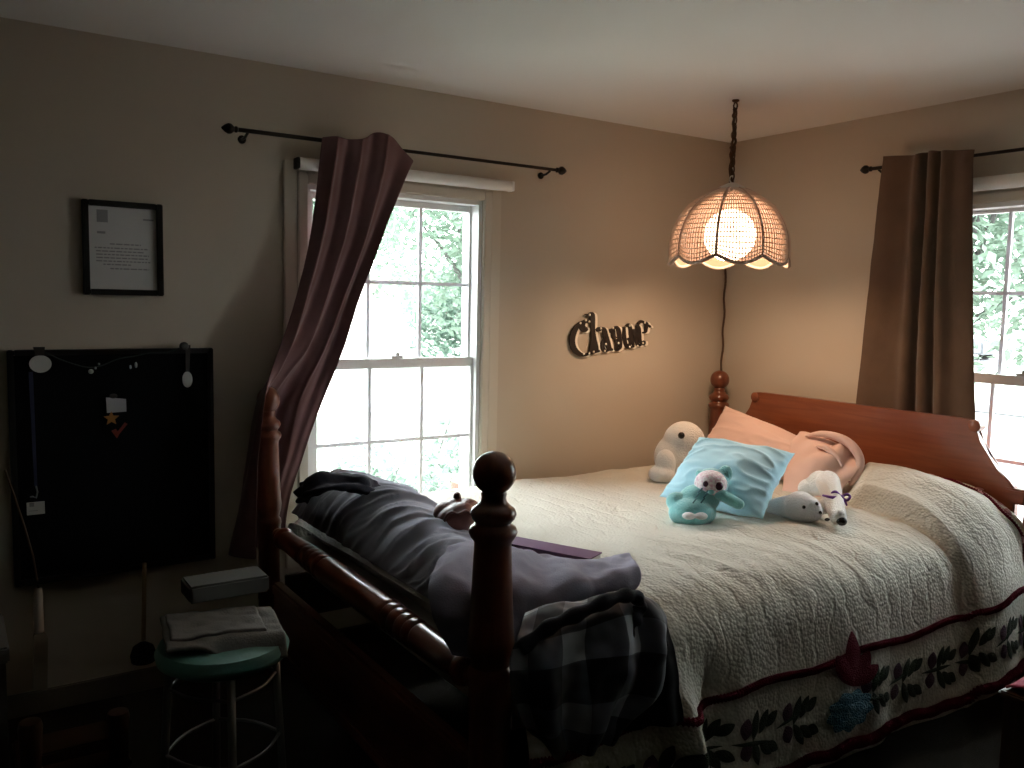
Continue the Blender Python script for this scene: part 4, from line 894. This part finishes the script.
# ------------------------------------------------------------------ outdoors
GZ = -.55
tag(MB().box((-60, .6, GZ-.2), (60, 90, GZ)).box((.6, -60, GZ-.2), (60, .6, GZ)).build('lawn', M['lawn'], smooth=0), kind='structure')
tag(MB().box((-60, 30, GZ), (60, 37, GZ+.02)).box((30, -60, GZ), (37, 30, GZ+.02)).build('street', M['asphalt'], smooth=0), kind='structure')
tag(MB().box((.6, -8, GZ), (9.5, .4, GZ+.03)).box((.6, .4, GZ), (9.5, 5, GZ+.03)).build('patio', M['patio'], smooth=0), kind='structure')
tag(MB().box((14, -30, GZ), (15.6, 25, GZ+.03)).build('path', M['asphalt'], smooth=0), kind='structure')
def tree(name, loc, h, cr, nleaf, ls, lm, label, cat='tree', trunk=.16, clump=9, low=.35):
    loc = Vector(loc); root = empty(name, loc, label, cat, 'trees outside the windows' if cat == 'tree' else 'shrubs outside the windows')
    tb = MB(); tb.tube([loc, loc+Vector((.05, 0, h*.3)), loc+Vector((-.05, .06, h*.6)), loc+Vector((.05, 0, h*.9))], [trunk, trunk*.8, trunk*.55, trunk*.15], 10)
    cs = []
    for k in range(clump):
        a = 2.4*k; c = loc+Vector((cr*.62*math.cos(a)*rnd.uniform(.4, 1), cr*.62*math.sin(a)*rnd.uniform(.4, 1), h*(low+(1-low)*rnd.uniform(.1, .88)))); cs.append((c, cr*rnd.uniform(.38, .6)))
        tb.tube([loc+Vector((0, 0, h*.25)), loc.lerp(c, .6)+Vector((0, 0, h*.12)), c], [trunk*.4, trunk*.22, trunk*.05], 6)
    tb.build('trunk', M['bark'], root, smooth=60)
    cw = MB()
    for k in range(nleaf):
        c, r = cs[k % clump]; d = Vector((rnd.gauss(0, 1), rnd.gauss(0, 1), rnd.gauss(0, 1))).normalized(); p = c+d*r*(rnd.random()**.4)
        e = Euler((rnd.uniform(-.9, .9), rnd.uniform(-.9, .9), rnd.uniform(0, 6.3))).to_matrix(); s_ = ls*rnd.uniform(.6, 1.2)
        cw.bm.faces.new([cw.bm.verts.new(p+e @ Vector(q)) for q in ((-s_, 0, 0), (-.2*s_, -.5*s_, .05*s_), (s_, 0, 0), (-.2*s_, .5*s_, .05*s_))])
    cw.build('crown', M[lm], root, smooth=0, recalc=False)
tree('maple_tree', (5.05, 10.5, GZ), 6.6, 3.1, 14000, .10, 'leaves', 'broad pale-green tree filling the upper right panes of the left window', low=.22, clump=13)
tree('maple_tree', (4.0, 18, GZ), 9.5, 3.4, 6500, .16, 'leaves', 'tall pale tree seen high in the middle panes of the left window')
tree('maple_tree', (9.3, 18.2, GZ), 4.2, 2.3, 6000, .13, 'leaves2', 'darker tree low at the right edge of the left window view', low=.12)
tree('maple_tree', (9.2, 4.0, GZ), 6.6, 2.9, 15000, .10, 'leaves', 'bright green tree in the top left panes of the right window', low=.24, clump=13)
tree('maple_tree', (17, 6.2, GZ), 8.0, 3.4, 6500, .16, 'leaves2', 'farther dark green tree behind the bright one in the right window', low=.28)
tree('maple_tree', (10.5, -1.2, GZ), 7.5, 2.9, 6000, .12, 'leaves', 'green tree at the right edge of the right window view')
tree('garden_shrub', (-1.05, 2.0, GZ), 1.05, .62, 800, .05, 'leaves2', 'leafy shrub close outside the left window, below the middle panes', 'shrub', .02, 14, .3)
tree('garden_shrub', (-.15, 2.9, GZ), 1.2, .7, 900, .05, 'leaves2', 'leafy shrub outside the lower right panes of the left window', 'shrub', .02, 14, .3)
tree('garden_shrub', (-1.9, 2.9, GZ), .95, .6, 500, .05, 'leaves', 'sparse shrub outside the lower left panes of the left window', 'shrub', .02, 12, .3)
hs = empty('white_shed', (0, 11.5, GZ), 'white garden shed across the lawn outside the left window', 'shed')
MB().prism([(-3.0, 11, GZ), (3.05, 11, GZ), (2.75, 11, 1.95), (-3.0, 11, 2.35)], (0, 2.6, 0)).build('wall', M['siding'], hs, smooth=0)
MB().prism([(-3.1, 10.9, 2.36), (2.85, 10.9, 1.96), (2.85, 10.9, 2.02), (-3.1, 10.9, 2.43)], (0, 2.8, 0)).build('roof', M['siding'], hs, smooth=0)
h2 = empty('tan_roofed_house', (11.5, 26, GZ), 'low house with a tan roof far off in the left window view', 'house')
MB().box((9.3, 25, GZ), (14.5, 30, 1.0)).build('wall', M['siding'], h2, smooth=0); MB().prism([(9.0, 24.6, 1.0), (14.8, 24.6, 1.0), (13.2, 26.5, 2.6), (10.2, 26.5, 2.6)], (0, 5, 0)).build('roof', M['roof'], h2, smooth=0)
pot = empty('flower_pot', (-.98, 1.0, GZ), 'terracotta flower pot on a stand outside the left window', 'flower pot'); MB().lathe([(.10, .62), (.15, .90), (.17, .91), (.17, .97), (.14, .97), (0, .95)], (-.98, 1.0, GZ), seg=20).build('pot_body', M['brick_red'], pot); MB().lathe([(.16, 0), (.16, .03), (.03, .05), (.03, .58), (.14, .60), (.14, .62)], (-.98, 1.0, GZ), seg=18).build('stand', M['vinyl'], pot)
def car(name, c, L, W, H, m, label, ang, hood):
    root = empty(name, c, label, 'vehicle', 'vehicles on the street'); R_ = rz_(ang); c = Vector(c)
    sec = [(-L/2, .25), (-L/2, .8), (-L/2+hood, .92), (-L/2+hood+.5, H-.05), (-L/2+hood+.8, H), (L/2-.35, H), (L/2-.1, .95), (L/2, .85), (L/2, .25)]
    b_ = MB(); b_.prism([c+R_ @ Vector((x_, -W/2, z_)) for x_, z_ in sec], R_ @ Vector((0, W, 0))); bmesh.ops.bevel(b_.bm, geom=list(b_.bm.edges), offset=.06, segments=2, affect='EDGES', clamp_overlap=True); b_.build('body', m, root)
    g = MB()
    for y_ in (-W/2-.01, W/2-.01):
        for xa, xb in ((-L/2+hood+.62, -L/2+hood+1.3), (-L/2+hood+1.4, L/2-1.0), (L/2-.9, L/2-.35)): g.prism([c+R_ @ Vector((xa, y_, .98)), c+R_ @ Vector((xb, y_, .98)), c+R_ @ Vector((xb, y_, H-.16)), c+R_ @ Vector((xa+.1, y_, H-.16))], R_ @ Vector((0, .02, 0)))
    g.build('windows', M['car_glass'], root, smooth=0)
    for x_ in (-L/2+.8, L/2-.8):
        for y_ in (-W/2+.02, W/2-.22):
            wq = MB().lathe([(0, 0), (.2, 0), (.34, .02), (.34, .18), (.2, .2), (0, .2)], c+R_ @ Vector((x_, y_, .34)), R_ @ Vector((0, 1, 0)), 20).build('wheel', M['tyre'], root); MB().lathe([(0, -.01), (.2, -.01), (.2, .21), (0, .21)], c+R_ @ Vector((x_, y_, .34)), R_ @ Vector((0, 1, 0)), 16).build('hubcap', M['silver'], wq)
car('parked_van', (33.5, 18.2, GZ+.02), 5.0, 1.9, 1.95, M['silver'], 'pale van parked on the street outside the right window', PI/2, .9)

# ------------------------------------------------------------------ daylight
wd = bpy.data.worlds.new('overcast_sky'); S.world = wd; wd.use_nodes = True
bg = wd.node_tree.nodes['Background']; bg.inputs['Color'].default_value = (.93, .97, 1.0, 1); bg.inputs['Strength'].default_value = 19.0
S.view_settings.view_transform = 'Standard'; S.view_settings.look = 'None'; S.view_settings.exposure = 0; S.view_settings.gamma = 1; S.view_settings.use_curve_mapping = False
S.cycles.use_denoising = True; S.cycles.max_bounces = 10; S.cycles.diffuse_bounces = 5; S.cycles.transparent_max_bounces = 16
